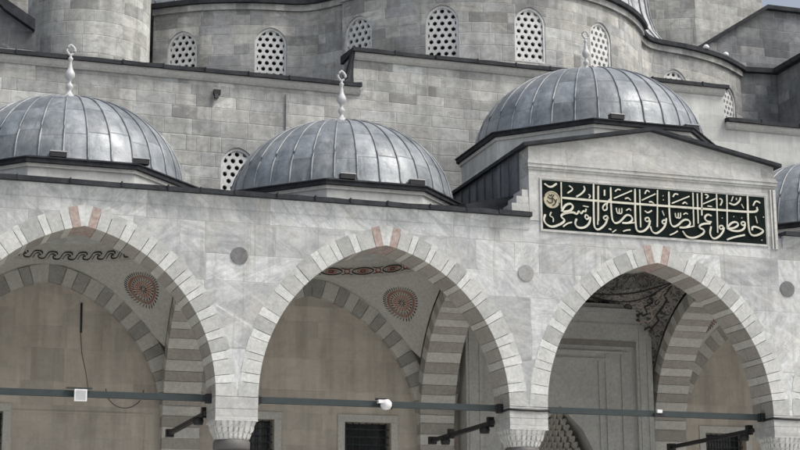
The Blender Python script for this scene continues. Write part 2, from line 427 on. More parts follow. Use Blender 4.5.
# ------------------------------------------------------------------ pointed arches
class Arch:
    """two-centred pointed arch, half span a and rise h above the springing"""
    def __init__(s, a, h):
        s.a, s.h = a, h; s.e = (h * h - a * a) / (2 * a); s.R = a + s.e
    def th_apex(s, t=0.0): return math.acos(s.e / (s.R + t))
    def pt(s, th, t=0.0, side=-1):        # side -1 left half
        x = s.e - (s.R + t) * math.cos(th); z = (s.R + t) * math.sin(th)
        return (x if side < 0 else -x, z)
    def outline(s, t=0.0, n=14, drop=0.0):
        L = [s.pt(s.th_apex(t) * i / n, t) for i in range(n + 1)]
        Rr = [(-x, z) for x, z in L[-2::-1]]
        pts = L + Rr
        if drop: pts = [(L[0][0], -drop)] + pts + [(-L[0][0], -drop)]
        return pts
    def z_at(s, x, t=0.0):
        d = (s.R + t) ** 2 - (abs(x) + s.e) ** 2
        return math.sqrt(d) if d > 0 else 0.0

def voussoirs(mb, A, t0, wide, narrow, y0, y1, place, mats, jit=0.05, key=None, seed=1):
    """ring of separate wedge blocks; place(x,y,z)->world; mats=(front_a,front_b,soffit_a,soffit_b,key,key_soffit)"""
    rg = random.Random(seed)
    ta = A.th_apex()
    kw = (key or 0.0) / A.R
    for side in (-1, 1):
        th = 0.0; k = 0
        while th < ta - kw - 1e-4:
            w = (wide if k % 2 == 0 else narrow) * rg.uniform(0.82, 1.2) / A.R
            th2 = min(th + w, ta - kw)
            if ta - kw - th2 < 0.4 * w: th2 = ta - kw
            t = t0 + rg.uniform(-jit, jit)
            dy = rg.uniform(0.0, 0.010)
            g = 0.0016
            inn = [A.pt(q, 0, side) for q in (th + g, (th + th2) / 2, th2 - g)]
            out = [A.pt(q, t, side) for q in (th2 - g, (th + th2) / 2, th + g)]
            if th2 > ta - 1e-6: out = [(0.0, A.pt(A.th_apex(t), t)[1])] + out
            loop = inn + out
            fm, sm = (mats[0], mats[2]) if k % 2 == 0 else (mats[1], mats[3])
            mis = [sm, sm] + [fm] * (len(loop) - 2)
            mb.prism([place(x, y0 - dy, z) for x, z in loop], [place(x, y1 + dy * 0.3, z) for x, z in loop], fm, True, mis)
            th = th2; k += 1
        if key:
            # key blocks: one coloured wedge each side
            n = 2
            for q in range(n):
                a0 = ta - kw + kw * (0, 0.70)[q]; a1 = ta - kw + kw * (0.70, 1.0)[q]
                inn = [A.pt(a0 + 0.001, 0, side), A.pt(a1, 0, side)]
                t = t0 + 0.02
                if q == n - 1:
                    out = [(0.0, A.pt(A.th_apex(t), t)[1]), A.pt(a1, t, side), A.pt(a0 + 0.001, t, side)]
                    xo = out[1][0]
                    if (xo > 0) == (side < 0) and abs(xo) > 1e-6: out = [out[0], out[2]]
                else:
                    out = [A.pt(a1, t, side), A.pt(a0 + 0.001, t, side)]
                fm = mats[4] if q == 0 else mats[6]
                loop = inn + out
                mb.prism([place(x, y0 - 0.006, z) for x, z in loop], [place(x, y1, z) for x, z in loop], fm, True, [mats[5]] * 1 + [fm] * (len(loop) - 1))

# ================================================================== GROUND
g = MB(); g.face([(-400, -400, 0), (400, -400, 0), (400, 400, 0), (-400, 400, 0)])
tag(g.build('courtyard_ground', M['paving']), 'pale stone paving of the mosque courtyard', kind='structure')

BAY = 6.5
ZS = 6.1                                   # springing height of every arch
AF = Arch(2.8, 3.4)                        # arches along the front
AT = Arch(2.55, 3.3)                        # arches across the portico
centres = [-9.75, -3.25, 3.25, 9.75, 16.25, 22.75]
cols_x = [-13.0, -6.5, 0.0, 6.5, 13.0, 19.5, 26.0]
X0, X1 = -13.45, 26.45

def lead_strip(k, xa, xb, y0, y1, z0, z1, rise=0.0, step=0.9):
    """lead edge in lapped lengths, each dressed a little differently"""
    x = xa
    while x < xb - 1e-6:
        x2 = min(x + step * rnd.uniform(0.75, 1.25), xb)
        if xb - x2 < 0.3: x2 = xb
        a, b, c_, d_ = (rnd.uniform(-0.014, 0.010) for _ in range(4))
        xm = (x + x2) / 2; dm = rnd.uniform(-0.012, 0.012)
        for u0, u1, p, q, r, s in ((x, xm, a, dm, c_, -dm), (xm, x2, dm, b, -dm, d_)):
            k.prism([(u0, y0 + p, z0 + r * 0.6), (u1, y0 + q, z0 + s * 0.6), (u1, y1, z0), (u0, y1, z0)],
                    [(u0, y0 + p + 0.01, z1 + r), (u1, y0 + q + 0.01, z1 + s), (u1, y1, z1 + rise), (u0, y1, z1 + rise)])
        if x2 < xb: k.box(x2 - 0.012, x2 + 0.014, y0 - 0.018, y1 - 0.02, z0 + 0.02, z1 + 0.016)
        x = x2
# ================================================================== ARCADE
arcade = thing('arcade', 'pale veined marble arcade front with pointed arches of alternating blocks', 'arcade', (0, 0, 0))
w = MB()
w.box(X0, X1, 0.0, 0.9, ZS, 10.28)
wall = w.build('spandrel_wall', M['facade'], arcade)
cs = []
for c in centres:
    k = MB(); k.profY(-0.6, 1.5, [(c + x, ZS + z) for x, z in AF.outline(0.33, 16, 1.0)]); cs.append(k)
cut(wall, cs)
wall.data.name = 'spandrel_wall'
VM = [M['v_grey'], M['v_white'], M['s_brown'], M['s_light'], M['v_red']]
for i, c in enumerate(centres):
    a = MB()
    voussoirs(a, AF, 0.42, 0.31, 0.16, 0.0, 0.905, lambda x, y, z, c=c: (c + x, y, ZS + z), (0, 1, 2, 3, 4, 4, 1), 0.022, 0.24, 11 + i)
    a.build('arch', VM, arcade)
# cornice: moulded stone band and a dark lead edge
for xa, xb in ((X0, 6.60), (13.02, X1)):
    k = MB(); k.profX(xa, xb, [(0.3, 10.06), (-0.012, 10.06), (-0.03, 10.12), (-0.04, 10.20), (-0.09, 10.29), (-0.10, 10.325), (0.3, 10.325)])
    k.build('cornice', M['facade'], arcade)
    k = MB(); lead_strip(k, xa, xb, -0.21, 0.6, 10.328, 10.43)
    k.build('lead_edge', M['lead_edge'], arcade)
# round stone discs above the columns
for i, x in enumerate(cols_x[1:-1]):
    for q in ([x] if x != 13.0 else [x + 0.09]):
        k = MB()
        k.prism([(q + 0.19 * math.cos(a), 0.05, 9.07 + 0.19 * math.sin(a)) for a in [2 * PI * j / 32 for j in range(32)]],
                [(q + 0.185 * math.cos(a), -0.022, 9.07 + 0.185 * math.sin(a)) for a in [2 * PI * j / 32 for j in range(32)]])
        k.build('roundel', M['porphyry_light'] if x == 6.5 else M['porphyry'], arcade)

# pier blocks, stalactite capitals, columns
def capital(parent, x, y):
    k = MB()
    k.box(x - 0.447, x + 0.447, y - 0.447, y + 0.447, 5.62, 5.845)
    k.box(x - 0.45, x + 0.45, y - 0.45, y + 0.45, 5.856, ZS - 0.003)
    k.box(x - 0.44, x + 0.44, y - 0.44, y + 0.44, 5.80, 5.90)
    k.build('impost_block', M['block'], parent)
    k = MB()
    def ring(r, p, n=24):            # rounded square ring
        out = []
        for j in range(n):
            a = 2 * PI * (j + 0.5) / n; cx, sx = math.cos(a), math.sin(a)
            q = (abs(cx) ** p + abs(sx) ** p) ** (-1 / p)
            out.append((r * q * cx, r * q * sx))
        return out
    tiers = [(5.60, 5.52, 0.445, 7.0), (5.475, 5.395, 0.425, 4.5), (5.355, 5.275, 0.385, 3.0)]
    for za, zb_, ra, rb, p in ((5.60, 5.46, 0.43, 0.385, 6.0), (5.458, 5.34, 0.385, 0.35, 4.0), (5.338, 5.23, 0.35, 0.33, 2.6)):
        k.prism([(x + a, y + b, zb_) for a, b in ring(rb, p)], [(x + a, y + b, za) for a, b in ring(ra, p)])
    k.box(x - 0.455, x + 0.455, y - 0.455, y + 0.455, 5.602, 5.618)
    for zt, zb, r, p in tiers:
        n = 24
        inner = ring(r - 0.07, p, n)
        k.prism([(x + a * 0.99, y + b * 0.99, zt + 0.002) for a, b in ring(r, p)], [(x + a, y + b, zt + 0.030) for a, b in ring(r + 0.012, p)])
        outr = ring(r, p, n)
        inner = ring(r - 0.085, p, n)
        for j in range(n):             # little pointed cells hanging in rows
            (ax, ay), (bx, by) = outr[j], outr[(j + 1) % n]
            mx, my = (ax + bx) / 2, (ay + by) / 2
            cx_, cy_ = inner[j]; dx_, dy_ = inner[(j + 1) % n]
            s = 0.14
            A0 = (ax * (1 - s) + bx * s, ay * (1 - s) + by * s); B0 = (bx * (1 - s) + ax * s, by * (1 - s) + ay * s)
            k.prism([(x + A0[0] * 0.95, y + A0[1] * 0.95, zb), (x + mx * 0.90, y + my * 0.90, zb - 0.035), (x + B0[0] * 0.95, y + B0[1] * 0.95, zb), (x + dx_ * 0.95, y + dy_ * 0.95, zb), (x + cx_ * 0.95, y + cy_ * 0.95, zb)],
                    [(x + A0[0], y + A0[1], zt), (x + mx * 1.03, y + my * 1.03, zt), (x + B0[0], y + B0[1], zt), (x + dx_, y + dy_, zt), (x + cx_, y + cy_, zt)])
    k.build('capital', M['white'], parent)
    k = MB(); k.lathe([(0.36, 5.03), (0.385, 5.06), (0.385, 5.20), (0.36, 5.235)], (x, y, 0), 28)
    k.build('neck_ring', M['neck'], parent)
    k = MB(); k.lathe([(0.42, 0.0), (0.42, 0.18), (0.37, 0.25), (0.345, 0.3), (0.325, 5.03)], (x, y, 0), 28)
    k.build('column_shaft', M['porphyry_light'], parent)
for x in cols_x: capital(arcade, x, 0.45)

# ================================================================== VAULTED BAYS
def outer_pt(phi):
    c, s = math.cos(phi), math.sin(phi)
    kx = 2.8 / abs(c) if abs(c) > 1e-9 else 1e9
    b = 2.56 if s > 0 else 2.6
    ky = b / abs(s) if abs(s) > 1e-9 else 1e9
    k = min(kx, ky); x, y = k * c, k * s
    return (x, y, ZS + (AT.z_at(y, 0.42) if kx < ky else AF.z_at(x, 0.42)))
def surf(phi, t):
    o = outer_pt(phi); i = (2.3 * math.cos(phi), 2.3 * math.sin(phi), 9.9)
    s = math.sin(2 * phi) ** 2
    rs = 2.72 + 0.95 * s ** 1.3
    os_ = (rs * math.cos(phi), rs * math.sin(phi), 9.9 - 2.1 * s ** 1.5)
    m_ = (0.7 * os_[0] + 0.3 * i[0], 0.7 * os_[1] + 0.3 * i[1], 0.25 * os_[2] + 0.75 * i[2])
    return Vector([(1 - t) ** 2 * a + 2 * t * (1 - t) * b + t * t * d + (1 - t) ** 5 * (q - a) for a, b, d, q in zip(os_, m_, i, o)])
def frame_on(phi, t, c):
    p = surf(phi, t); du = (surf(phi + 0.01, t) - p).normalized(); dv = (surf(phi, t + 0.01) - p)
    n = du.cross(dv).normalized()
    if n.dot(Vector((0, 0, 9.0)) - p) < 0: n = -n
    dv = n.cross(du).normalized()
    return p + Vector((c, 3.5, 0)), du, dv, n
def ribbon(mb, pts, width, place, mi=0, thick=None, closed=False):
    """flat pen stroke with round ends; place(u,v,h)->world"""
    P = [Vector((a, b)) for a, b in pts]
    # smooth the polyline (Chaikin)
    for _ in range(2):
        if len(P) > 2:
            Q = [P[0]]
            for a, b in zip(P[:-1], P[1:]): Q += [a * 0.75 + b * 0.25, a * 0.25 + b * 0.75]
            Q.append(P[-1]); P = Q
    h1 = thick or 0.01
    L, Rr = [], []
    for i, p in enumerate(P):
        d = (P[min(i + 1, len(P) - 1)] - P[max(i - 1, 0)])
        if d.length < 1e-9: d = Vector((1, 0))
        d.normalize(); nn = Vector((-d.y, d.x))
        ang = abs(math.sin(math.atan2(d.y, d.x) - R(-50)))
        wd = width * (0.55 + 0.6 * ang) * 0.5
        if i in (0, len(P) - 1): wd *= 0.72
        L.append(p + nn * wd); Rr.append(p - nn * wd)
    for i in range(len(P) - 1):
        a, b, c_, d_ = L[i], L[i + 1], Rr[i + 1], Rr[i]
        hh = h1 + (i % 2) * 0.0004
        mb.prism([place(q.x, q.y, 0.0) for q in (a, b, c_, d_)], [place(q.x, q.y, hh) for q in (a, b, c_, d_)], mi)

names = {-9.75: 'outside the left edge', -3.25: 'behind the left arch', 3.25: 'behind the middle arch', 9.75: 'behind the arch under the inscription', 16.25: 'to the right of the inscription arch', 22.75: 'at the far right end'}
labels = {-9.75: 'vaulted portico bay at the far left end of the arcade',
          -3.25: 'plaster vaulted bay with black running wave frieze, seen through the left arch',
          3.25: 'plaster vaulted bay with oval medallion frieze, seen through the middle arch',
          9.75: 'dark painted vaulted bay in front of the grey marble portal',
          16.25: 'vaulted bay beyond the striped cross arch at the right edge',
          22.75: 'vaulted portico bay at the far right end of the arcade'}
PM = [M['s_grey'], M['s_light'], M['s_brown'], M['plaster']]
for bi, c in enumerate(centres):
    B = thing('vaulted_bay', labels[c], 'vault', (0, 0, 0), 'vaulted bays of the portico')
    # back wall arch with alternating blocks
    k = MB()
    dark = 2 if c == 16.25 else 0
    voussoirs(k, AF, 0.44, 0.27, 0.29, 6.08, 6.248, lambda x, y, z, c=c: (c + x, y, ZS + z), (dark, 3, dark, 3, 0, 0, 3), 0.015, None, 40 + bi)
    k.build('wall_arch', PM, B)
    # striped cross arch on the right side of the bay, over its pilaster
    xr = c + 3.25
    k = MB()
    voussoirs(k, AT, 0.36, 0.25, 0.25, -0.45, 0.45, lambda x, y, z, xr=xr: (xr + y, 3.46 + x, ZS + z), (2, 1, 2, 1, 0, 0, 0), 0.004, None, 60 + bi)
    k.build('cross_arch', PM, B)
    k = MB(); z = ZS; q = 0
    while z > 0.3:
        h_ = 0.25 if q % 2 else 0.27
        k.box(xr - 0.45, xr + 0.45, 6.005 + 0.003 * (q % 3), 6.248, z - h_ + 0.003, z - 0.003, (2 if q % 2 else 1)); z -= h_; q += 1
    k.build('pilaster', PM, B)
    # pendentives and dome
    k = MB(); N = 96; NT_ = 8
    for i in range(N):
        p0, p1 = 2 * PI * i / N, 2 * PI * (i + 1) / N
        for j in range(NT_):
            t0, t1 = j / NT_, (j + 1) / NT_
            k.face([surf(a, t) + Vector((c, 3.5, 0)) for a, t in ((p0, t0), (p1, t0), (p1, t1), (p0, t1))], 0, None, True)
    # small fill between block arch and pendentive at the four sides is the spandrel above each arch
    k.build('pendentives', M['arabesque'] if c == 9.75 else M['plaster'], B)
    k = MB()
    prof = [(2.3, 9.9), (2.3, 10.28)] + [(2.24 * math.cos(a), 10.30 + 1.75 * math.sin(a)) for a in [PI / 2 * j / 10 for j in range(10)]] + [(0.02, 12.05)]
    k.lathe(prof, (c, 3.5, 0), 64, 0, False)
    k.build('inner_dome', M['arabesque'] if c == 9.75 else M['plaster'], B)
    # painted frieze round the ring
    if c in (-3.25, 3.25, 16.25, -9.75):
        k = MB(); rr = 2.292
        def onring(u, v, h, c=c): a = u / rr; return (c + (rr - h) * math.cos(a), 3.5 + (rr - h) * math.sin(a), 10.06 + v)
        if c == 3.25:
            n = 18; st = 2 * PI * rr / n
            for i in range(n):
                u0 = i * st
                for s_, wd, mi in ((1.0, 0.030, 0), (0.74, 0.018, 2), (0.5, 0.022, 1), (0.25, 0.02, 0)):
                    ribbon(k, [(u0 + 0.28 * s_ * math.cos(a), 0.085 * s_ * math.sin(a)) for a in [2 * PI * q / 14 for q in range(15)]], wd, onring, mi, 0.006)
                for s_ in (-1, 1): ribbon(k, [(u0 + st / 2 - 0.14, 0.085 * s_), (u0 + st / 2, 0.05 * s_), (u0 + st / 2 + 0.14, 0.085 * s_)], 0.02, onring, 0, 0.006)
                ribbon(k, [(u0 + st / 2 + 0.07 * math.cos(a), 0.06 * math.sin(a)) for a in [2 * PI * q / 8 for q in range(9)]], 0.035, onring, 1, 0.006)
        else:
            n = 41; st = 2 * PI * rr / n
            for i in range(n):
                u0 = i * st
                for dv in (0.0,):
                    ribbon(k, [(u0 - 0.06, 0.02), (u0 - 0.05, 0.09), (u0 + 0.13, 0.09), (u0 + 0.19, 0.0), (u0 + 0.24, -0.09), (u0 + 0.38, -0.09), (u0 + 0.40, -0.01), (u0 + 0.32, 0.0)], 0.032, onring, 0, 0.006)
                    ribbon(k, [(u0 + 0.0, 0.03), (u0 + 0.09, 0.035), (u0 + 0.14, -0.04), (u0 + 0.17, -0.09)], 0.024, onring, 0, 0.006)
        k.build('painted_frieze', [M['paint_black'], M['paint_red'], M['paint_ochre']], B)
        # radial medallions in the four pendentives
        for ph in (43, 137, 223, 317):
            P0, du, dv, nn = frame_on(R(ph), 0.60, c)
            RU = (surf(R(ph) + 0.02, 0.60) - surf(R(ph) - 0.02, 0.60)).length / 0.04; RV = (surf(R(ph), 0.64) - surf(R(ph), 0.56)).length / 0.08
            def onp(u, v, h, P0=P0, du=du, dv=dv, nn=nn, c=c, ph=ph):
                return surf(R(ph) + u / RU, 0.60 + v / RV) + Vector((c, 3.5, 0)) + nn * (h + 0.008)
            k = MB()
            def disc(r0, r1, n, mi, h):
                for i in range(n):
                    a0, a1 = 2 * PI * i / n, 2 * PI * (i + 1) / n
                    q = [(r0 * math.cos(a0), r0 * math.sin(a0)), (r1 * math.cos(a0), r1 * math.sin(a0)), (r1 * math.cos(a1), r1 * math.sin(a1)), (r0 * math.cos(a1), r0 * math.sin(a1))]
                    k.prism([onp(x, y, 0.0) for x, y in q], [onp(x, y, h) for x, y in q], mi)
            disc(0.002, 0.24, 32, 2, 0.003); disc(0.30, 0.40, 40, 2, 0.003)
            for r0, r1, n, wd, mi in ((0.42, 0.50, 40, 0.030, 0), (0.33, 0.405, 32, 0.034, 1), (0.33, 0.39, 32, 0.016, 0), (0.25, 0.31, 24, 0.034, 0), (0.14, 0.23, 18, 0.032, 1), (0.04, 0.12, 10, 0.03, 0)):
                for i in range(n):
                    a = 2 * PI * (i + (0.5 if wd == 0.016 else 0)) / n
                    ribbon(k, [(r0 * math.cos(a), r0 * math.sin(a)), (r1 * math.cos(a + 0.05), r1 * math.sin(a + 0.05))], wd, onp, mi, 0.007)
            k.build('painted_medallion', [M['paint_black'], M['paint_red'], M['paint_ochre']], B)
    if c == 9.75:
        # ordered dark painting of the portal bay: framed bands, stepped fret and rosette net
        k = MB()
        def onv(u, v, h): 
            p = surf(u, v); q = Vector((0, 0, 8.6)) - p
            return p + q.normalized() * (0.012 + h) + Vector((9.75, 3.5, 0))
        def stroke(pts, wd, mi, h=0.008):
            # pts in (phi, t); width in metres, laid along the surface
            P = [surf(a_, t_) for a_, t_ in pts]
            for (a0, t0), (a1, t1) in zip(pts[:-1], pts[1:]):
                p0, p1 = surf(a0, t0), surf(a1, t1)
                d = (p1 - p0)
                if d.length < 1e-6: continue
                nrm = (Vector((0, 0, 8.6)) - p0).normalized(); sd_ = d.normalized().cross(nrm) * wd * 0.5
                o0, o1 = Vector((9.75, 3.5, 0)) + nrm * 0.012, Vector((9.75, 3.5, 0)) + nrm * (0.012 + h)
                k.prism([tuple(q + o0) for q in (p0 + sd_, p1 + sd_, p1 - sd_, p0 - sd_)], [tuple(q + o1) for q in (p0 + sd_, p1 + sd_, p1 - sd_, p0 - sd_)], mi)
        NP = 72
        for tt, wd in ((0.93, 0.05), (0.80, 0.03)):
            stroke([(2 * PI * i / NP, tt) for i in range(NP + 1)], wd, 0)
        for q4 in range(4):
            base = PI / 2 * q4 + R(43 if q4 % 2 == 0 else 47)
            for ring_, span, tb in ((0, 30, 0.34), (1, 24, 0.44), (2, 17, 0.54)):
                pts = []
                for i in range(13):
                    f_ = (i / 12 - 0.5) * 2
                    stp = 0.06 * (i % 2)
                    ph_ = base + R(span) * f_
                    lvl = tb + 0.30 * (f_ * f_)
                    if pts: pts.append((ph_, pts[-1][1]))
                    pts.append((ph_, min(0.78, lvl + stp)))
                stroke(pts, 0.05 if ring_ != 1 else 0.035, 0 if ring_ != 1 else 2)
            for i in range(-3, 4):
                for tt in (0.62, 0.72):
                    ph_ = base + R(7.0 * i + (3.5 if tt > 0.7 else 0))
                    stroke([(ph_ + 0.035 * math.cos(w_), tt + 0.035 * math.sin(w_)) for w_ in [2 * PI * j / 8 for j in range(9)]], 0.028, 2 if i % 2 else 0)
        k.build('painted_border', [M['paint_black'], M['paint_red'], M['paint_ochre']], B)

# ================================================================== PRAYER HALL WALL
hall = thing('prayer_hall_wall', 'weathered grey limestone wall rising behind the portico domes, stepped up in the middle', 'wall')
k = MB(); k.box(X0 - 3, X1 + 4, 6.25, 7.1, 0.0, 10.9)
iw = k.build('portico_back_wall', M['inner'], hall)
wins = []
for c in centres:
    if c == 9.75: continue
    for dx in (-1.5, 1.5):
        if c == -3.25 and dx > 0: continue
        wins.append(c + dx)
cs = []
for x in wins:
    q = MB(); q.box(x - 0.6, x + 0.6, 6.0, 6.70, 3.9, 6.38); cs.append(q)
q = MB(); q.profY(5.9, 6.95, [(9.75 + a, z) for a, z in [(-1.15, -0.5), (1.15, -0.5), (1.15, 4.7), (1.0, 5.6), (0.62, 6.3), (0, 6.9), (-0.62, 6.3), (-1.0, 5.6), (-1.15, 4.7)]]); cs.append(q)
cut(iw, cs)
for x in wins:
    f = MB()
    for a, b, z0, z1 in ((x - 0.78, x - 0.603, 3.7, 6.38), (x + 0.603, x + 0.78, 3.7, 6.38)): f.box(a, b, 6.215, 6.27, z0, z1)
    f.box(x - 0.78, x + 0.78, 6.212, 6.27, 6.383, 6.56)
    fo = f.build('window', M['plaster'], hall)
    p = MB(); p.box(x - 0.599, x + 0.599, 6.64, 6.68, 3.91, 6.37); p.build('pane', M['glass'], fo)
    gr = MB()
    for i in range(7):
        xx = x - 0.6 + 1.2 * (i + 0.5) / 7; gr.tube([(xx, 6.40, 3.9), (xx, 6.40, 6.38)], 0.016, 6)
    z = 6.22
    while z > 3.95:
        gr.tube([(x - 0.6, 6.40, z), (x + 0.6, 6.40, z)], 0.014, 6)
        for i in range(7):
            xx = x - 0.6 + 1.2 * (i + 0.5) / 7; gr.lathe([(0.01, -0.03), (0.03, -0.01), (0.03, 0.01), (0.01, 0.03)], (xx, 6.40, z), 6)
        z -= 0.19
    gr.build('grille', M['iron'], fo)
# faint pilaster strips and string course on the left bay
k = MB()
for x in (-3.97, -0.80):
    k.box(x - 0.04, x + 0.04, 6.225, 6.27, 0, 6.36)
k.box(-4.02, -0.75, 6.222, 6.27, 6.363, 6.42)
k.build('panel_frame', M['inner'], hall)
# upper outer wall
k = MB(); k.profY(6.5, 7.4, [(X0 - 3, 10.9), (9.75, 10.9), (9.75, 16.08), (4.45, 16.08), (4.45, 15.12), (X0 - 3, 15.12)])
uw = k.build('upper_wall', M['outer'], hall)
k = MB(); k.profY(6.5, 7.4, [(9.752, 10.9), (X1 + 4, 10.9), (X1 + 4, 15.12), (15.35, 15.12), (15.35, 16.08), (9.752, 16.08)])
uw2 = k.build('upper_wall', M['outer_pale'], hall)
ZW = 13.30
def arch_outline(w_, zt, zb, n=10):
    """slightly pointed window outline centred on x=0"""
    A = Arch(w_ / 2, w_ / 2 * 1.12); zs = zt - A.h
    return [(-w_ / 2, zb)] + [(x, zs + z) for x, z in A.outline(0, n)] + [(w_ / 2, zb)]
def clip(poly, planes):
    for (px, py, nx, ny) in planes:
        out = []
        for i in range(len(poly)):
            a, b = poly[i], poly[(i + 1) % len(poly)]
            da = (a[0] - px) * nx + (a[1] - py) * ny; db = (b[0] - px) * nx + (b[1] - py) * ny
            if da >= 0: out.append(a)
            if (da >= 0) != (db >= 0):
                t = da / (da - db); out.append((a[0] + (b[0] - a[0]) * t, a[1] + (b[1] - a[1]) * t))
        poly = out
        if len(poly) < 3: return []
    return poly
def lattice_window(parent, P0, tx, ty, w_, zt, zb, depth=0.16):
    """hexagon-pierced plaster screen; P0 middle of the sill line on the wall face, (tx,ty) unit vector along the wall"""
    nx, ny = ty, -tx                      # outward normal
    def place(x, z, d): return (P0[0] + tx * x + nx * d, P0[1] + ty * x + ny * d, z)
    outl = arch_outline(w_, zt, zb)
    rim_in = arch_outline(w_ - 0.13, zt - 0.07, zb + 0.05)
    f = MB()
    n = len(outl)
    for i in range(n):
        j = (i + 1) % n
        a, b, c_, d_ = outl[i], outl[j], rim_in[j], rim_in[i]
        f.prism([place(*q, -depth - 0.05) for q in (a, b, c_, d_)], [place(*q, -0.05) for q in (a, b, c_, d_)])
    win = f.build('window', M['lattice'], parent)
    # planes of the inner outline (clockwise from lower left going up): inside test
    planes = []
    cx, cz = 0.0, (zt + zb) / 2
    for i in range(n):
        a, b = rim_in[i], rim_in[(i + 1) % n]
        ex, ez = b[0] - a[0], b[1] - a[1]
        nx_, nz_ = -ez, ex
        if (cx - a[0]) * nx_ + (cz - a[1]) * nz_ < 0: nx_, nz_ = -nx_, -nz_
        if abs(nx_) + abs(nz_) > 1e-9: planes.append((a[0], a[1], nx_, nz_))
    L = MB(); p = 0.205; ro = p / math.sqrt(3) * 1.0; ri = ro * 0.57
    rows = int((zt - zb) / (ro * 1.5)) + 2
    for r in range(-1, rows):
        for q in range(-4, 5):
            hx = q * p + (p / 2 if r % 2 else 0); hz = zt - 0.16 - r * ro * 1.5
            for s in range(6):
                a0, a1 = R(60 * s + 30), R(60 * s + 90)
                quad = [(hx + ro * math.cos(a0), hz + ro * math.sin(a0)), (hx + ro * math.cos(a1), hz + ro * math.sin(a1)),
                        (hx + ri * math.cos(a1), hz + ri * math.sin(a1)), (hx + ri * math.cos(a0), hz + ri * math.sin(a0))]
                pc = clip(quad, planes)
                if len(pc) >= 3: L.prism([place(*v, -depth) for v in pc], [place(*v, -0.085) for v in pc])
    L.build('lattice', M['lattice'], win)
    g = MB()
    g.prism([place(*q, -depth - 0.12) for q in outl], [place(*q, -depth - 0.09) for q in outl])
    g.build('pane', M['glass'], win)
    # relieving arch: slim raised band round the head
    return win
def win_cutter(P0, tx, ty, w_, zt, zb, d0=0.4, d1=0.45):
    nx, ny = ty, -tx
    k = MB(); o = arch_outline(w_ + 0.005, zt + 0.003, zb)
    k.prism([(P0[0] + tx * x - nx * d1, P0[1] + ty * x - ny * d1, z) for x, z in o], [(P0[0] + tx * x + nx * d0, P0[1] + ty * x + ny * d0, z) for x, z in o])
    return k
def head_band(mb, P0, tx, ty, w_, zt, zb, t=0.13):
    nx, ny = ty, -tx
    A = Arch(w_ / 2, w_ / 2 * 1.12); zs = zt - A.h; n = 8
    for s in (-1, 1):
        for i in range(n):
            a0, a1 = A.th_apex() * i / n, A.th_apex() * (i + 1) / n
            q = [A.pt(a0, 0.01, s), A.pt(a1, 0.01, s), A.pt(a1, t, s), A.pt(a0, t, s)]
            q = [(x, zs + z) for x, z in q]
            mb.prism([(P0[0] + tx * x - nx * 0.02, P0[1] + ty * x - ny * 0.02, z) for x, z in q], [(P0[0] + tx * x + nx * 0.018, P0[1] + ty * x + ny * 0.018, z) for x, z in q])

hallwins = [(1.39, 6.5, 0.86, 13.28, 11.9), (-5.0, 6.5, 0.86, 13.28, 11.9), (18.11, 6.5, 0.86, 13.28, 11.9)]
cut(uw, [win_cutter((x, y), 1, 0, w_, zt, zb) for x, y, w_, zt, zb in hallwins[:2]])
cut(uw2, [win_cutter((x, y), 1, 0, w_, zt, zb) for x, y, w_, zt, zb in hallwins[2:]])
for x, y, w_, zt, zb in hallwins: lattice_window(hall, (x, y), 1, 0, w_, zt, zb)
# stone cornice under a dark lead coping, following the step
def coping_run(parent, pts, y_front, zt, first=True): pass
segs = [(X0 - 3, 4.62, 15.12), (15.36, X1 + 4, 15.12)]
k = MB()
for a, b, z in segs: k.profX(a, b, [(6.6, z - 0.16), (6.46, z - 0.16), (6.40, z - 0.10), (6.36, z - 0.04), (6.36, z + 0.02), (6.6, z + 0.02)])
k.profX(4.45, 15.35, [(6.6, 15.92), (6.46, 15.92), (6.40, 15.98), (6.36, 16.04), (6.36, 16.10), (6.6, 16.10)])
k.build('stone_cornice', M['coping'], hall)
k = MB()
for a, b, z in segs: lead_strip(k, a, b, 6.28, 7.5, z + 0.022, z + 0.13, 0.14, 1.3)
lead_strip(k, 4.38, 15.44, 6.28, 7.5, 16.102, 16.21, 0.12, 1.3)
# sloped lead shoulders where the wall steps up
for sx, x in ((-1, 4.45), (1, 15.35)):
    o = -1 if sx < 0 else 1
    if sx < 0: k.profY(6.34, 6.62, [(x - 0.25, 15.37), (x - 0.19, 15.37), (x - 0.003, 16.10), (x - 0.065, 16.10)])
k.build('lead_coping', M['lead_edge'], hall)
# a drain slot and a vertical joint strip on the wall
k = MB(); k.box(2.62, 2.70, 6.44, 6.52, 12.2, 14.80); k.build('rain_pipe', M['outer'], hall)

# ================================================================== MAIN PORTAL (under the inscription)
portal = thing('mosque_portal', 'grey marble portal frame with a dark stalactite niche, seen through the inscription arch', 'portal', (0, 0, 0))
k = MB(); x0, x1 = 7.15, 12.35
k.box(x0, x1, 5.62, 6.248, 0, 9.25)
fr = k.build('frame', M['portal'], portal)
q = MB(); q.box(7.60, 11.90, 5.4, 5.74, -0.5, 8.62)
q2 = MB(); q2.profY(5.3, 6.5, [(9.75 + a, z) for a, z in [(-1.15, -0.5), (1.15, -0.5), (1.15, 4.7), (1.0, 5.6), (0.62, 6.3), (0, 6.9), (-0.62, 6.3), (-1.0, 5.6), (-1.15, 4.7)]])
cut(fr, [q, q2])
k = MB()
k.box(x0 - 0.06, x1 + 0.06, 5.54, 6.0, 9.25, 9.36); k.box(x0 - 0.12, x1 + 0.12, 5.46, 6.0, 9.362, 9.46); k.box(x0 - 0.03, x1 + 0.03, 5.58, 6.0, 9.462, 9.60)
k.box(x0 + 0.1, x1 - 0.1, 5.60, 5.70, 9.02, 9.08); 
for xx in (7.22, 7.50, 11.98, 12.20): k.box(xx, xx + 0.06, 5.595, 5.70, 0, 9.0)
k.build('cornice', M['portal'], portal)
k = MB()
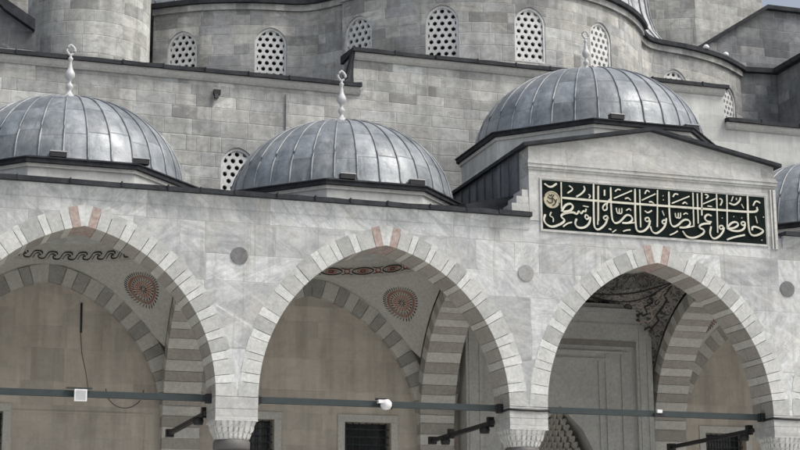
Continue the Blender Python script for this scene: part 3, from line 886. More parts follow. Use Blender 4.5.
k.box(7.602, 11.898, 5.66, 5.76, 8.66, 8.80); k.box(7.8, 11.7, 5.68, 5.76, 8.30, 8.36)
for xx in (8.15, 8.45, 10.85, 11.05, 11.50): k.box(xx, xx + 0.07, 5.70, 5.76, 0, 8.28 if xx not in (8.45, 10.85) else 8.10)
k.box(8.45, 11.12, 5.702, 5.76, 8.104, 8.17)
k.build('panel_moulding', M['portal'], portal)
k = MB(); k.box(7.604, 11.896, 5.60, 5.72, 8.50, 8.62); k.build('shadow_band', M['portal_dark'], portal)  # dark strip standing in for the shadow line below the frame head
# stalactite hood: rows of hanging cells stepping back into the niche
k = MB()
rows = 14
for r in range(rows):
    z = 4.72 + r * 0.145
    tt = (z - 4.6) / 2.2
    half = 1.12 * (1 - tt) ** 0.75
    if half < 0.08: break
    n = max(2, int(half * 2 / 0.15)); dep = 0.16 + 0.55 * (1 - r / rows) 
    for i in range(n):
        xa = 9.75 - half + 2 * half * i / n; xb = 9.75 - half + 2 * half * (i + 1) / n; xm = (xa + xb) / 2
        u = (xm - 9.75) / max(half, 0.01); yb = 5.80 + dep * math.sqrt(max(0.0, 1 - u * u))
        k.prism([(xa + 0.01, yb + 0.02, z), (xm, yb - 0.07, z - 0.06), (xb - 0.01, yb + 0.02, z), (xb - 0.01, yb + 0.35, z), (xa + 0.01, yb + 0.35, z)],
                [(xa + 0.005, yb - 0.03, z + 0.11), (xm, yb - 0.12, z + 0.13), (xb - 0.005, yb - 0.03, z + 0.11), (xb - 0.005, yb + 0.35, z + 0.13), (xa + 0.005, yb + 0.35, z + 0.13)])
k.build('stalactite_hood', M['muqarnas'], portal)
k = MB(); k.box(8.55, 10.95, 6.9, 6.98, 0, 8.0); k.build('niche_back', M['portal_dark'], portal)
# painted crest blocks above the frame
k = MB()
for i in range(9):
    xx = 7.35 + i * 0.56
    hh = (0.34, 0.22, 0.42)[i % 3]
    k.profY(6.0, 6.05, [(xx, 9.62), (xx + 0.40, 9.62), (xx + 0.40, 9.62 + hh), (xx + 0.26, 9.62 + hh), (xx + 0.26, 9.76 + hh), (xx + 0.14, 9.76 + hh), (xx + 0.14, 9.62 + hh), (xx, 9.62 + hh)])
k.build('crest', M['portal_dark'], portal)

# ================================================================== PORTICO ROOF
k = MB(); k.box(X0, X1, 0.02, 6.49, 10.20, 10.34)
roof = k.build('portico_roof', M['lead_roof'])
cs = []
for c in centres:
    q = MB(); q.profZ(9.5, 11, [(c + 2.42 * math.cos(2 * PI * i / 40), 3.5 + 2.42 * math.sin(2 * PI * i / 40)) for i in range(40)]); cs.append(q)
cut(roof, cs)
tag(roof, 'flat dark lead roof of the portico around the domes', 'roof')

# ================================================================== LEAD DOMES
def dome_shell(name, parent, c, z0, rad, rise, ribs, mat, a0=0.0, full=1.0, finial_gap=0.10):
    k = MB(True); N = ribs * 4; NV = 22
    def pt(i, j):
        a = a0 + 2 * PI * full * i / N; t = j / NV
        ang = t * PI / 2
        r = rad * math.cos(ang) ** 0.97; z = rise * math.sin(ang)
        if j == 0: r = rad * 1.015
        # panels bulge very slightly between the seams
        bulge = 1 - 0.004 * abs(((i % 4) / 2.0) - 1)
        return (c[0] + r * bulge * math.cos(a), c[1] + r * bulge * math.sin(a), z0 + z)
    for i in range(N):
        for j in range(NV):
            us = (i / 4.0 * 0.196, (i + 1) / 4.0 * 0.196); vs = (j / NV * rad * 1.45, (j + 1) / NV * rad * 1.45)
            k.face([pt(i, j), pt(i + 1, j), pt(i + 1, j + 1), pt(i, j + 1)], 0, [(us[0] + 1e-4, vs[0]), (us[1] - 1e-4, vs[0]), (us[1] - 1e-4, vs[1]), (us[0] + 1e-4, vs[1])], True)
    sh = k.build(name, mat, parent)
    s = MB()
    for i in range(0, N + (0 if full == 1.0 else 1), 4):
        pts = []
        for j in range(0, NV + 1):
            if j / NV > 0.97: break
            p = Vector(pt(i, j)); p2 = Vector((c[0], c[1], z0)); d = (p - p2).normalized()
            pts.append(p + d * 0.012)
        s.tube(pts, 0.021, 6)
    s.build('seams', M['lead_seam'], sh)
    return sh
def octagon(c, ap, rot=0.0):
    rr = ap / math.cos(PI / 8)
    return [(c[0] + rr * math.cos(PI / 8 + PI / 4 * i + rot), c[1] + rr * math.sin(PI / 8 + PI / 4 * i + rot)) for i in range(8)]
def finial(parent, c, z0, s=1.0):
    k = MB()
    prof = [(0.27, -0.03), (0.22, 0.04), (0.12, 0.11), (0.055, 0.19), (0.045, 0.24), (0.085, 0.28), (0.095, 0.32), (0.075, 0.36), (0.04, 0.40), (0.04, 0.46),
            (0.09, 0.50), (0.125, 0.56), (0.125, 0.61), (0.095, 0.67), (0.06, 0.74), (0.042, 0.84), (0.036, 0.90), (0.06, 0.93), (0.06, 0.97), (0.03, 1.0), (0.025, 1.04)]
    k.lathe([(r * s * 0.88, z * s) for r, z in prof], (c[0], c[1], z0), 16)
    loop = [(0.0, 0.0), (0.06, 0.05), (0.105, 0.12), (0.105, 0.18), (0.06, 0.24), (0.0, 0.29), (-0.06, 0.24), (-0.105, 0.18), (-0.105, 0.12), (-0.06, 0.05)]
    k.tube([(c[0] + x * s * 0.85, c[1], z0 + (1.03 + z * 0.85) * s) for x, z in loop], 0.030 * s, 6, 0, True)
    return k.build('finial', M['finial'], parent)
def portico_dome(c, z0, zc, ap, rad, rise, label):
    """z0 foot of drum, zc top of coping"""
    D = thing('lead_dome', label, 'dome', (0, 0, 0), 'lead domes over the portico bays')
    k = MB(); k.profZ(z0, zc - 0.12, octagon(c, ap)); k.build('drum', M['outer_pale'], D)
    k = MB(); k.profZ(zc - 0.118, zc - 0.03, octagon(c, ap + 0.12)); k.profZ(zc - 0.028, zc, octagon(c, ap + 0.15))
    lo, hi = octagon(c, ap + 0.13), octagon(c, rad + 0.01)
    k.prism([(x, y, zc + 0.002) for x, y in lo], [(x, y, zc + 0.06) for x, y in hi])
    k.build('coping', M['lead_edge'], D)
    k = MB(); k.profZ(zc - 0.20, zc - 0.122, octagon(c, ap + 0.05)); k.build('drum_cornice', M['coping'], D)
    dome_shell('lead_shell', D, c, zc + 0.01, rad, rise, 32, M['lead'], PI / 64)
    finial(D, c, zc + rise + 0.055, 1.05 if zc < 12 else 0.9)
    return D
dl = {-9.75: 'grey lead ribbed dome off the left edge', -3.25: 'grey ribbed lead dome with white finial at the left edge, above the left arch',
      3.25: 'grey ribbed lead dome with white finial between the left dome and the raised portal block',
      16.25: 'ribbed lead dome cut by the right edge, right of the inscription', 22.75: 'grey lead ribbed dome off the right edge'}
for c in centres:
    if c == 9.75: continue
    portico_dome((c, 3.5), 10.342, 11.08, 2.70, 2.66, 2.08, dl[c])
portico_dome((9.75, 3.5), 11.8, 12.95, 2.98, 2.88, 2.12, 'largest and highest ribbed lead dome, rising behind the inscription block')

# small box lights standing on the dome copings
def box_light(x, y, z, label, s=1.0):
    t = thing('box_light', label, 'floodlight', (x, y, z), 'small floodlights on the dome copings')
    k = MB(); k.box(-0.17 * s, 0.17 * s, -0.09, 0.09, 0.035, 0.14); k.build('housing', M['black'], t)
    k = MB(); k.box(-0.18 * s, 0.18 * s, -0.10, 0.10, 0.142, 0.165); k.build('lid', M['lamp_grey'], t)
    k = MB(); k.box(-0.03, 0.03, -0.03, 0.03, 0.0, 0.034); k.build('foot', M['black'], t)
    return t
box_light(-1.99, 0.88, 11.09, 'small black box light on the right corner of the left dome coping')
box_light(-3.75, 0.82, 11.09, 'small black box light left of centre on the left dome coping')
box_light(2.60, 0.80, 11.09, 'small dark box light below the finial of the middle dome')
box_light(4.25, 0.86, 11.09, 'small dark box light on the right corner of the middle dome coping')
box_light(9.10, 0.52, 12.96, 'small dark box light at the front of the highest dome')
box_light(11.20, 0.80, 12.96, 'small dark box light at the right corner of the highest dome')

# ================================================================== RAISED PORTAL BLOCK
blk = thing('portal_block', 'raised pale marble block with shallow gable above the right arch, carrying the inscription', 'gable block')
xa, xb = 6.62, 12.90
k = MB()
k.profY(-0.004, 4.9, [(xa, 10.29), (xb, 10.29), (xb, 12.0), (9.70, 12.60), (xa, 12.0)])
k.build('block_wall', M['block'], blk)
k = MB()       # front cornice moulding
for (z0, z1, d) in ((11.47, 11.52, 0.03), (11.522, 11.60, 0.06), (11.602, 11.65, 0.08), (11.652, 11.70, 0.05)):
    k.box(xa - d * 0.6, xb + d * 0.6, -0.004 - d, 0.1, z0, z1)
k.build('cornice', M['block'], blk)
k = MB()       # gable coping of dark lead
def gab(z): return [(xa - 0.16, 12.0 + z - 0.03), (9.70, 12.60 + z), (xb + 0.14, 12.0 + z - 0.03)]
lo, hi = gab(0.003), gab(0.085)
for (y0, y1) in ((-0.16, 4.9),):
    k.profY(y0, y1, [lo[0], lo[1], hi[1], hi[0]]); k.profY(y0, y1, [lo[1], lo[2], hi[2], hi[1]])
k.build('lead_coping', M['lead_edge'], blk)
k = MB()       # upright lead sheets covering the left flank
y = 0.55
while y < 4.85:
    y2 = min(y + 0.52, 4.9)
    k.box(xa - 0.05, xa + 0.01, y, y2 - 0.02, 10.95, 12.0); k.box(xa - 0.075, xa - 0.04, y2 - 0.03, y2 + 0.01, 10.95, 12.0)
    y = y2
k.build('flank_cladding', M['lead_roof'], blk)
k = MB()       # sloping lead valley between the block and the neighbouring dome
k.prism([(5.3, 0.55, 10.343), (xa - 0.051, 0.55, 10.343), (xa - 0.051, 6.45, 10.343), (5.3, 6.45, 10.343)],
        [(5.3, 0.55, 10.70), (xa - 0.051, 0.55, 11.0), (xa - 0.051, 6.45, 11.9), (5.3, 6.45, 11.9)])
k.build('valley_roof', M['lead_edge'], blk)
k = MB()       # exposed rough stones beside the cladding
zz = 10.47
for i, (d, h_) in enumerate(((0.42, 0.2), (0.30, 0.17), (0.16, 0.16))):
    k.box(xa - d, xa - 0.003, 0.0 + 0.01 * i, 0.54, zz, zz + h_ - 0.006); zz += h_
k.build('toothed_stones', M['block'], blk)
k = MB()       # frame of the inscription and the right pilaster
px0, px1, pz0, pz1 = 6.93, 12.60, 10.105, 11.24
for (g0, g1, d) in ((0.0, 0.025, 0.02), (0.027, 0.055, 0.03)):
    k.box(px0 - g1, px1 + g1, -0.004 - d, 0.02, pz1 + g0, pz1 + g1); k.box(px0 - g1, px1 + g1, -0.004 - d, 0.02, pz0 - g1, pz0 - g0)
    k.box(px0 - g1, px0 - g0, -0.004 - d, 0.02, pz0 - g0 + 0.001, pz1 + g0 - 0.001); k.box(px1 + g0, px1 + g1, -0.004 - d, 0.02, pz0 - g0 + 0.001, pz1 + g0 - 0.001)
k.build('panel_frame', M['block'], blk)
k = MB()
k.box(12.75, 12.785, -0.04, 0.02, 10.0, 11.43); k.box(12.82, 12.89, -0.055, 0.02, 10.0, 11.43)
k.build('corner_pilaster', M['coping'], blk)

# ================================================================== INSCRIPTION PANEL
ins = thing('inscription_panel', 'long dark green panel with raised cream Arabic calligraphy above the right arch', 'inscription', (9.765, -0.006, 10.67))
k = MB(); k.box(px0 - 9.765 + 0.003, px1 - 9.765 - 0.003, -0.022, 0.0, pz0 - 10.67 + 0.003, pz1 - 10.67 - 0.003); k.build('board', M['board'], ins)
STROKES = [
 (51,[(-2358,547),(-2365,-76)]),
 (37,[(-2168,478),(-2051,405),(-2210,297)]),
 (44,[(-1805,495),(-1767,419),(-1858,309),(-1995,230)]),
 (37,[(-1691,307),(-1641,283),(-1679,219)]),
 (51,[(-1558,558),(-1585,-347),(-1564,-472),(-1474,-510),(-1358,-424),(-1283,-344),(-1234,-203)]),
 (51,[(-1439,522),(-1467,-294)]),
 (58,[(-2367,-138),(-2280,12),(-2155,65),(-2074,6),(-2139,-108),(-2331,-149)]),
 (58,[(-2025,-148),(-2151,-136),(-2350,-194),(-2389,-268),(-2275,-335),(-2393,-435),(-2611,-521),(-2752,-462),(-2813,-352),(-2767,-233)]),
 (34,[(-2619,-169),(-2668,-260),(-2569,-294),(-2579,-397)]),
 (44,[(-2061,-157),(-1982,-179),(-1943,-81),(-1888,-173),(-1831,-80),(-1777,-110),(-1760,-34)]),
 (40,[(-1772,-165),(-1694,-218),(-1739,-289),(-1803,-242),(-1772,-165)]),
 (54,[(-1664,-216),(-1684,-364),(-1811,-481),(-1981,-493),(-2054,-402),(-2007,-283)]),
 (34,[(-1838,29),(-1701,11)]),
 (37,[(-2341,-489),(-2242,-408),(-2122,-373)]),
 (51,[(-2770,481),(-2621,390),(-2467,504)]),
 (51,[(-1452,519),(-1483,-387)]),
 (51,[(-1133,515),(-1139,-175),(-1079,-325),(-968,-308),(-869,-225),(-758,-97),(-637,-120),(-604,-225),(-725,-302),(-872,-301)]),
 (44,[(-725,-302),(-543,-272)]),
 (40,[(-1330,-188),(-1248,-155),(-1214,-221),(-1289,-267),(-1339,-230),(-1330,-188)]),
 (61,[(-1290,441),(-1294,303)]),
 (40,[(-1260,126),(-1358,43),(-1333,-51),(-1236,-17),(-1253,120),(-1154,237)]),
 (37,[(-1022,426),(-957,487),(-884,471)]),
 (44,[(-1057,261),(-598,475)]),
 (37,[(-780,271),(-705,304),(-633,247)]),
 (30,[(-1007,41),(-996,-79),(-938,-92),(-937,28)]),
 (30,[(-938,-92),(-871,-81),(-874,43)]),
 (30,[(-765,-5),(-678,50),(-640,-3)]),
 (51,[(-522,519),(-550,-359),(-489,-492),(-329,-465),(-201,-336),(-169,-195)]),
 (51,[(-400,517),(-410,-374)]),
 (40,[(-278,-144),(-192,-128),(-181,-206),(-263,-233),(-291,-186),(-278,-144)]),
 (37,[(-290,22),(-218,-29),(-111,41)]),
 (44,[(-354,267),(-4,442)]),
 (37,[(-273,422),(-225,520),(-152,476)]),
 (37,[(-177,238),(-109,249),(-52,198)]),
 (51,[(49,533),(7,-339)]),
 (51,[(-164,-333),(-132,-452),(-44,-501),(62,-456),(218,-308),(253,-115)]),
 (54,[(-1212,-461),(-1150,-477)]),
 (37,[(-1123,-537),(-1030,-476)]),
 (34,[(-858,-499),(-772,-466),(-672,-453)]),
 (40,[(147,-182),(223,-156),(250,-216),(181,-263),(137,-231),(147,-182)]),
 (44,[(181,412),(195,406)]),
 (44,[(184,315),(199,309)]),
 (51,[(343,522),(331,-169),(396,-311),(525,-281),(699,-110),(842,-121),(867,-220),(749,-308),(580,-312)]),
 (44,[(749,-308),(964,-252)]),
 (37,[(443,403),(493,487),(582,469)]),
 (44,[(410,247),(869,448)]),
 (37,[(682,256),(749,306),(807,254)]),
 (34,[(150,55),(197,-60)]),
 (30,[(479,22),(489,-89),(552,-92),(558,27)]),
 (30,[(552,-92),(617,-87),(623,39)]),
 (30,[(696,2),(759,48),(810,17)]),
 (51,[(961,539),(949,-239)]),
 (51,[(1075,530),(1065,-189)]),
 (51,[(1190,556),(1167,10)]),
 (51,[(1418,16),(1317,55),(1225,-32),(1282,-122),(1411,-131)]),
 (51,[(1382,-168),(1218,-179),(1094,-229),(1091,-292),(1210,-326),(1198,-411),(1061,-496),(889,-549),(739,-517),(651,-391)]),
 (44,[(1215,290),(1548,441)]),
 (37,[(1277,527),(1382,499),(1298,430)]),
 (37,[(1327,249),(1442,243)]),
 (34,[(319,-510),(441,-460),(527,-399)]),
 (51,[(1576,551),(1558,-374)]),
 (51,[(1845,550),(1814,-235)]),
 (51,[(2388,575),(2367,-198),(2419,-378),(2581,-382),(2794,-258),(2655,-186),(2478,-156),(2464,-255)]),
 (51,[(1397,-235),(1349,-423),(1442,-539),(1599,-466),(1713,-329),(1734,-233)]),
 (40,[(1620,-206),(1705,-190),(1717,-259),(1639,-289),(1610,-248),(1620,-206)]),
 (51,[(1810,-235),(1956,-92),(2088,-83),(2114,-166),(1971,-246),(1809,-249)]),
 (51,[(1809,-249),(1941,-304),(2133,-302),(2265,-233),(2286,-126)]),
 (40,[(2204,-75),(2282,-63),(2293,-133),(2215,-159),(2186,-119),(2204,-75)]),
 (47,[(2202,27),(2217,17)]),
 (47,[(1991,44),(2006,35)]),
 (47,[(1692,-8),(1707,-17)]),
 (47,[(1794,-523),(1990,-448),(2272,-380)]),
 (47,[(2704,-469),(2723,-482)]),
 (34,[(2578,91),(2615,-76)]),
 (47,[(2785,95),(2795,71)]),
 (37,[(1648,450),(1730,421),(1662,282)]),
 (44,[(1897,362),(2032,308),(2178,425),(2199,518)]),
 (37,[(2014,526),(1961,409)]),
 (37,[(2097,497),(2094,447)]),
 (37,[(2221,357),(2277,262)]),
 (40,[(2531,343),(2583,447),(2654,459),(2722,414)]),
 (58,[(-2347,181),(-1338,168),(74,169),(1518,174),(2529,177),(2641,230),(2622,314)]),
]

k = MB()
for i, (wd, pts) in enumerate(STROKES):
    dep = 0.022 + 0.0021 * (i % 7)
    ribbon(k, [(a / 1000 - 0.015, b / 1000) for a, b in pts], wd / 1000 * 0.80, lambda u, v, h, dep=dep: (u, -0.0225 - h, v), 0, dep)
k.build('lettering', M['letters'], ins)
k = MB()
ec = (-2.612, 0.118)
n = 40
k.prism([(ec[0] + 0.175 * math.cos(2 * PI * i / n), -0.0225, ec[1] + 0.175 * math.sin(2 * PI * i / n)) for i in range(n)], [(ec[0] + 0.17 * math.cos(2 * PI * i / n), -0.034, ec[1] + 0.17 * math.sin(2 * PI * i / n)) for i in range(n)], 0)
k.tube([(ec[0] + 0.185 * math.cos(2 * PI * i / n), -0.034, ec[1] + 0.185 * math.sin(2 * PI * i / n)) for i in range(n)], 0.016, 6, 0, True)
for pts in ([(-0.12, -0.02), (-0.05, -0.09), (0.03, -0.05), (0.0, 0.05), (0.06, 0.12)], [(-0.10, 0.07), (-0.04, 0.02), (0.05, 0.04), (0.10, -0.06)], [(0.02, -0.13), (0.08, -0.10), (0.12, 0.02)], [(-0.07, 0.12), (-0.02, 0.08), (0.01, 0.13)]):
    ribbon(k, [(ec[0] + a, ec[1] + b) for a, b in pts], 0.024, lambda u, v, h: (u, -0.033 - h, v), 1, 0.012)
k.build('emblem', [M['emblem'], M['paint_black']], ins)

# ================================================================== UPPER DRUMS AND HALF DOMES
ZT = 18.86
def smooth_line(P, sub=4):
    out = []
    n = len(P)
    for i in range(n - 1):
        p0, p1, p2, p3 = P[max(i - 1, 0)], P[i], P[i + 1], P[min(i + 2, n - 1)]
        for s in range(sub):
            t = s / sub
            out.append(tuple(0.5 * (2 * p1[q] + (p2[q] - p0[q]) * t + (2 * p0[q] - 5 * p1[q] + 4 * p2[q] - p3[q]) * t * t + (3 * p1[q] - p0[q] - 3 * p2[q] + p3[q]) * t ** 3) for q in (0, 1)))
    out.append(P[-1]); return out
def wall_line(pts, z0, z1, off0, off1, uvs=True, z0b=None):
    """wall following a plan line (left to right seen from the courtyard); off0 outward, off1 inward"""
    k = MB(); n = len(pts); nr = []
    for i in range(n):
        a, b = pts[max(i - 1, 0)], pts[min(i + 1, n - 1)]
        d = math.hypot(b[0] - a[0], b[1] - a[1]); nr.append(((b[1] - a[1]) / d, -(b[0] - a[0]) / d))
    F = [(p[0] + q[0] * off0, p[1] + q[1] * off0) for p, q in zip(pts, nr)]
    Bk = [(p[0] - q[0] * off1, p[1] - q[1] * off1) for p, q in zip(pts, nr)]
    L = [0.0]
    for i in range(1, n): L.append(L[-1] + math.hypot(F[i][0] - F[i - 1][0], F[i][1] - F[i - 1][1]))
    V = []
    for (x, y) in F: V += [(x, y, z0), (x, y, z1)]
    for (x, y) in Bk: V += [(x, y, z0), (x, y, z1)]
    k.v = V; o = 2 * n
    def add(f, uv): k.f.append(f); k.mi.append(0); k.uv.append(uv); k.sm.append(False)
    for i in range(n - 1):
        a, b = 2 * i, 2 * i + 2
        add((a, b, b + 1, a + 1), [(L[i], z0), (L[i + 1], z0), (L[i + 1], z1), (L[i], z1)])
        add((o + b, o + a, o + a + 1, o + b + 1), [(L[i + 1], z0), (L[i], z0), (L[i], z1), (L[i + 1], z1)])
        add((a + 1, b + 1, o + b + 1, o + a + 1), [(0, 0), (0.1, 0), (0.1, 0.1), (0, 0.1)])
        add((b, a, o + a, o + b), [(0, 0), (0.1, 0), (0.1, 0.1), (0, 0.1)])
    add((0, 1, o + 1, o), [(0, z0), (0, z1), (1, z1), (1, z0)])
    e = 2 * n - 2
    add((e + 1, e, o + e, o + e + 1), [(0, z1), (0, z0), (1, z0), (1, z1)])
    return k
def frame_at(pts, x):
    for a, b in zip(pts[:-1], pts[1:]):
        if min(a[0], b[0]) <= x <= max(a[0], b[0]):
            t = (x - a[0]) / (b[0] - a[0]); d = math.hypot(b[0] - a[0], b[1] - a[1])
            return (a[0] + t * (b[0] - a[0]), a[1] + t * (b[1] - a[1])), (b[0] - a[0]) / d, (b[1] - a[1]) / d
def drum_thing(name, label, line, windows, group=None, zt=ZT, wtop=18.2):
    D = thing(name, label, 'drum', (0, 0, 0), group)
    w_ = wall_line(line, 14.9, zt, 0.0, 0.9).build('drum_wall', M['drum'], D)
    cs, fr = [], []
    for x, ww, zt_, zb_ in windows:
        P0, tx, ty = frame_at(line, x); fr.append((P0, tx, ty, ww, zt_, zb_))
        cs.append(win_cutter(P0, tx, ty, ww, zt_, zb_))
    cut(w_, cs)
    for a in fr: lattice_window(D, *a)
    wall_line(line, zt - 0.16, zt + 0.02, 0.10, 0.5).build('stone_cornice', M['drum'], D)
    wall_line(line, zt + 0.022, zt + 0.16, 0.22, 0.7).build('lead_coping', M['lead_edge'], D)
    return D
arc = [(9.77 + 5.6 * math.sin(R(a)), 12.75 - 5.6 * math.cos(R(a))) for a in range(-57, 58, 3)]
aw = [9.77 + 5.6 * math.sin(R(a)) for a in (-51, -25.5, 0, 25.5)]
cd = drum_thing('central_drum', 'curved grey limestone drum with lattice windows above the highest dome', arc,
                [(aw[1], 0.92, 18.2, 16.6), (aw[2], 0.92, 18.2, 16.6), (aw[3], 0.92, 18.2, 16.6), (aw[0] - 0.02, 0.92, 18.2, 16.1)])
side = [(14.30, 9.75), (15.2, 10.70), (16.7, 11.02), (18.1, 11.55), (19.35, 12.40)]
right_line = smooth_line(side)
left_line = [(19.5 - x, y) for x, y in reversed(right_line)]
drum_thing('side_drum', 'grey limestone side drum with two lattice windows beside the round turret', left_line,
           [(0.9, 0.92, 18.15, 16.4), (3.30, 0.92, 18.2, 16.4)], 'side drums of the half domes')
drum_thing('side_drum', 'pale side drum under a curving dark coping right of the highest dome', right_line,
           [(16.2, 0.92, 18.2, 16.4), (18.6, 0.92, 18.15, 16.4)], 'side drums of the half domes')
def half_dome(c, rad, rise, z0, ribs, label, mat):
    H = thing('half_dome', label, 'half dome', (0, 0, 0), 'lead half domes over the drums')
    dome_shell('lead_shell', H, c, z0, rad, rise, ribs, mat)
half_dome((9.77, 12.95), 5.55, 4.6, 19.0, 44, 'large lead half dome above the central drum, mostly out of the picture', M['lead_light'])
fl = thing('lead_skirt', 'pale folded lead skirt flaring down to the curved coping in front of the tall tower', 'roof skirt')
k = MB(True); N = 120; PR = [(3.15, 0.0), (2.9, 0.12), (2.45, 0.42), (2.1, 0.9), (1.9, 1.5), (1.78, 2.4), (1.7, 4.5)]
def skp(i, j):
    a = 2 * PI * i / N; r = PR[j][0] * (1 + 0.018 * (1 if i % 4 == 0 else -0.4 if i % 4 == 2 else 0)); return (14.80 + r * math.cos(a), 13.9 + r * math.sin(a), 19.02 + PR[j][1])
for i in range(N):
    for j in range(len(PR) - 1):
        k.face([skp(i, j), skp(i + 1, j), skp(i + 1, j + 1), skp(i, j + 1)], 0, [(i / 4 * 0.196, j * 0.4), ((i + 1) / 4 * 0.196, j * 0.4), ((i + 1) / 4 * 0.196, j * 0.4 + 0.4), (i / 4 * 0.196, j * 0.4 + 0.4)], True)
k.build('lead_sheets', M['lead_light'], fl)
k = MB()
for i in range(0, N, 4):
    k.tube([(Vector(skp(i, j)) + (Vector(skp(i, j)) - Vector((14.80, 13.9, skp(i, j)[2]))).normalized() * 0.01) for j in range(len(PR))], 0.03, 5)
k.build('folds', M['lead_seam'], fl)
half_dome((3.2, 14.75), 3.75, 1.2, 19.0, 30, 'dark lead half dome at the top edge right of the round turret', M['lead'])

# ================================================================== TURRET, TOWER, BUTTRESS WALLS
T_ = thing('round_turret', 'round pale limestone turret rising behind the left dome', 'turret')
k = MB(True); n = 72
for i in range(n):
    a0, a1 = 2 * PI * i / n, 2 * PI * (i + 1) / n; rr = 1.72; cx, cy = -1.75, 12.0
    p = [(cx + rr * math.cos(a), cy + rr * math.sin(a)) for a in (a0, a1)]
    k.face([(p[0][0], p[0][1], 12), (p[1][0], p[1][1], 12), (p[1][0], p[1][1], 23), (p[0][0], p[0][1], 23)], 0, [(a0 * rr, 12), (a1 * rr, 12), (a1 * rr, 23), (a0 * rr, 23)], True)
k.build('turret_wall', M['turret'], T_)
k = MB(); k.lathe([(1.9, 22.9), (1.9, 23.1), (1.6, 23.9), (0.9, 24.6), (0.05, 25.0)], (-1.75, 12.0, 0), 40); k.build('lead_cap', M['lead'], T_)

k = MB()
k.profZ(12, 30, [(20.04, 20.3), (21.75, 19.6), (24.85, 20.0), (24.85, 26), (20.04, 26)])
tw = k.build('buttress_tower', M['turret'])
tag(tw, 'tall plain limestone tower behind the half dome at the top right', 'tower')

gw = thing('gabled_wall', 'dark stone wall with sloping dark coping under the patch of sky', 'wall')
prof = [(19.6, 20.70), (19.9, 20.88), (22.58, 22.62), (27, 22.62)]
k = MB(); k.profY(16.0, 16.9, [(19.6, 12), (27, 12)] + prof[::-1]); k.build('wall_face', M['dark_wall'], gw)
k = MB()
for a, b in zip(prof[:-1], prof[1:]):
    k.profY(15.8, 17.0, [(a[0], a[1] + 0.003), (b[0], b[1] + 0.003), (b[0], b[1] + 0.15), (a[0], a[1] + 0.15)])
k.build('lead_coping', M['lead_edge'], gw)

pr = thing('corner_pier', 'coursed stone pier, coloured dark for its shaded left side, stepping forward at the right edge above the wall coping', 'pier')
line1 = [(19.35, 12.40), (20.55, 12.30), (20.62, 12.28)]
k = MB(); k.profZ(14.9, 18.86, [(19.36, 12.42), (20.62, 12.28), (20.62, 15.9), (19.36, 15.9)]); k.build('pier_face', M['dark_wall'], pr)
k = MB(); k.profZ(14.9, 18.86, [(20.64, 8.6), (25, 8.6), (25, 15.9), (20.64, 15.9)]); k.build('pier_flank', M['dark_wall'], pr)
k = MB(); k.profZ(18.863, 19.02, [(19.30, 12.25), (20.42, 12.10), (20.42, 16), (19.3, 16)])
k.profZ(18.866, 19.025, [(20.425, 8.38), (25.2, 8.38), (25.2, 16), (20.425, 16)])
k.build('lead_coping', M['lead_edge'], pr)

rw = thing('raking_wall', 'dark wall with sloping lead coping in the top left corner', 'wall')
prof = [(-9.0, 21.6), (-5.6, 18.5), (-4.35, 17.25), (-3.55, 16.75)]
k = MB(); k.profY(9.2, 9.9, [(-9.0, 14), (-3.5, 14)] + [(-3.5, 16.7)] + prof[::-1]); k.build('wall_face', M['dark_wall'], rw)
k = MB()
for a, b in zip(prof[:-1], prof[1:]):
    k.profY(9.0, 10.1, [(a[0], a[1] + 0.003), (b[0], b[1] + 0.003), (b[0], b[1] + 0.30), (a[0], a[1] + 0.30)])
k.build('lead_coping', M['lead_edge'], rw)

k = MB(); k.box(-12, 19.0, 19, 46, 0, 27); tag(k.build('main_hall', M['drum']), 'main limestone mass of the mosque behind the drums', 'building')
k = MB(); k.box(-14, -4.2, 15.2, 18.9, 0, 25); tag(k.build('rear_buttress', M['turret']), 'grey limestone buttress wall far behind at the top left corner', 'buttress')
k = MB(); k.box(X0, 19.4, 7.41, 18.9, 14.4, 14.89); tag(k.build('terrace_roof', M['lead_roof']), 'lead terrace roof between wall and drums', 'roof')

# ================================================================== TIE RODS AND LAMPS
lab = {-9.75: 'dark iron tie rod at the far left arch', -3.25: 'dark iron tie rod across the left arch', 3.25: 'dark iron tie rod across the middle arch',
       9.75: 'dark iron tie rod across the arch under the inscription', 16.25: 'dark iron tie rod right of the last column in view', 22.75: 'dark iron tie rod at the far right arch'}
for c in centres:
    t = thing('tie_rod', lab[c], 'tie rod', (c, 0.45, 6.10), 'iron tie rods across the arches')
    k = MB(); k.box(-2.80, 2.80, -0.05, 0.05, -0.065, 0.065)
    k.build('bar', M['iron'], t)
    for s in (-1, 1):
        k = MB(); k.box(min(s * 2.80, s * 2.68), max(s * 2.80, s * 2.68), -0.08, 0.08, -0.10, 0.09)
        k.box(min(s * 2.66, s * 2.62), max(s * 2.66, s * 2.62), -0.065, 0.065, -0.07, 0.07); k.build('end_bracket', M['black'], t)
cl = {0.0: 'dark cross rod with clamped spotlight behind the left column', 6.5: 'dark cross rod with two clamped spotlights behind the second column', 13.0: 'dark cross rod with clamped lamp at the right edge column'}
for x in (0.0, 6.5, 13.0):
    t = thing('cross_rod', cl[x], 'tie rod', (x - 0.42, 3.4, 5.86), 'cross tie rods inside the portico')
    k = MB(); k.box(-0.05, 0.05, -2.5, 1.7, -0.045, 0.045); k.build('bar', M['black'], t)
    k = MB(); k.box(-0.09, 0.09, 1.7, 1.86, -0.09, 0.09); k.build('end_bracket', M['black'], t)
    for j, yy in enumerate((-2.15, 0.45) if x == 6.5 else (-2.2,)):
        k = MB(); k.box(-0.07, 0.07, yy - 0.06, yy + 0.06, -0.08, 0.14); k.lathe([(0.10, -0.10), (0.12, -0.02), (0.10, 0.05)], (-0.14, yy, -0.13), 12)
        k.build('spotlight', M['black'], t)
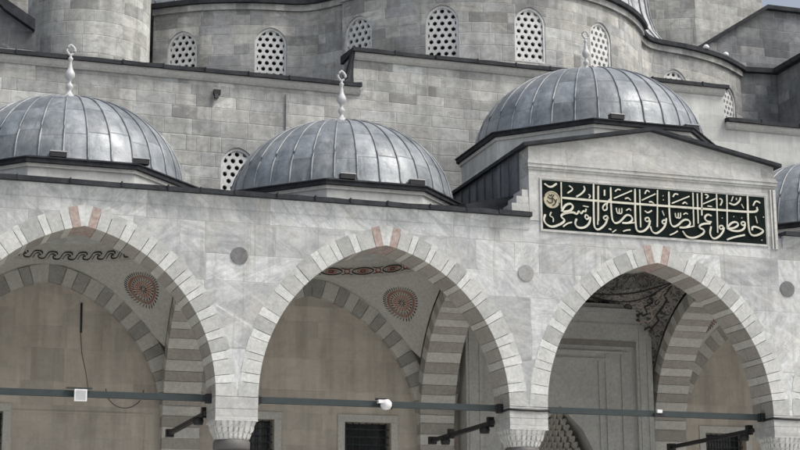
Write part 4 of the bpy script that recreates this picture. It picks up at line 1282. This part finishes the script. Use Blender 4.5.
# cable crossing in front of the two right columns
for (x, lb) in ((6.5, 'thin dark cable across the face of the second column'), (13.0, 'thin dark cable across the face of the right edge column')):
    k = MB(); k.tube([(x - 0.47, 0.46, 6.03), (x - 0.475, -0.02, 6.03), (x - 0.2, -0.025, 6.025), (x + 0.25, -0.025, 6.02), (x + 0.475, -0.02, 6.03), (x + 0.47, 0.40, 6.06)], 0.028, 6)
    tag(k.build('cable', M['black']), lb, 'cable', 'cables across the column faces')

def rod_lamp(x, label, kind):
    t = thing('floodlight', label, 'floodlight', (x, 0.36, 6.10), 'floodlights on the tie rods')
    if kind == 0:
        k = MB(); k.box(-0.125, 0.125, -0.14, -0.03, -0.17, 0.07); k.build('housing', M['lamp_white'], t)
        k = MB(); k.box(-0.10, 0.10, -0.146, -0.139, -0.145, 0.045); k.build('glass', M['lamp_grey'], t)
        k = MB(); k.box(-0.28, 0.24, -0.05, 0.02, 0.09, 0.115); k.box(-0.02, 0.02, -0.05, 0.03, 0.06, 0.10); k.build('bracket', M['iron'], t)
    elif kind == 1:
        k = MB()
        k.lathe([(0.02, -0.13), (0.09, -0.11), (0.125, -0.04), (0.12, 0.03), (0.07, 0.09), (0.02, 0.10)], (0.02, -0.08, -0.01), 14); k.build('housing', M['lamp_white'], t)
        k = MB(); k.box(-0.17, -0.03, -0.16, -0.04, 0.0, 0.07); k.build('side_light', M['lamp_white'], t)
        k = MB(); k.box(-0.20, 0.02, -0.13, 0.0, 0.075, 0.105); k.tube([(0.12, -0.08, 0.04), (0.17, -0.08, -0.03), (0.13, -0.08, -0.12)], 0.02, 6); k.build('bracket', M['black'], t)
    else:
        k = MB(); k.box(-0.06, 0.06, -0.10, -0.02, 0.0, 0.075); k.build('housing', M['lamp_white'], t)
        k = MB(); k.box(-0.12, 0.12, -0.07, 0.0, -0.08, -0.004); k.build('bracket', M['black'], t)
rod_lamp(-3.17, 'white square floodlight on the rod of the left arch', 0)
rod_lamp(3.30, 'rounded white lamp on the rod of the middle arch', 1)
rod_lamp(9.80, 'tiny white lamp on the rod under the inscription arch', 2)

t = thing('hanging_rod', 'thin dark rod and wire hanging against the back wall inside the left arch', 'rod', (-2.47, 5.95, 8.26))
k = MB(); k.tube([(0, 0, 0.72), (0.01, 0, 0.0)], 0.03, 6); k.build('rod', M['black'], t)
k = MB(); k.tube([(0.0, 0, 0.0), (0.05, 0, -0.5), (0.16, 0, -0.95), (0.22, 0, -1.3)], 0.012, 5)
k.tube([(1.1 + 0.45 * math.cos(a), 0.05, -1.30 + 0.45 * math.sin(a)) for a in [PI + PI * i / 14 for i in range(15)]], 0.014, 5)
k.build('wire', M['neck'], t)

t = MB(); t.box(0.72, 0.90, 6.40, 6.52, 14.62, 14.74); t.prism([(0.74, 6.36, 14.50), (0.84, 6.36, 14.50), (0.84, 6.50, 14.52), (0.74, 6.50, 14.52)], [(0.74, 6.38, 14.62), (0.84, 6.38, 14.62), (0.84, 6.50, 14.62), (0.74, 6.50, 14.62)])
tag(t.build('drain_spout', M['black']), 'small black drain spout on the wall between the left and middle domes', 'drain')
for x, y, lb in ((17.40, 11.05, 'small white fitting on the curved coping, left one of two'), (18.35, 11.52, 'small white fitting on the curved coping, right one of two')):
    t = MB(); t.lathe([(0.02, 0.0), (0.09, 0.01), (0.10, 0.07), (0.06, 0.13), (0.01, 0.15)], (x, y, 19.025), 12)
    tag(t.build('coping_fitting', M['lamp_white']), lb, 'fitting', 'white fittings on the curved coping')
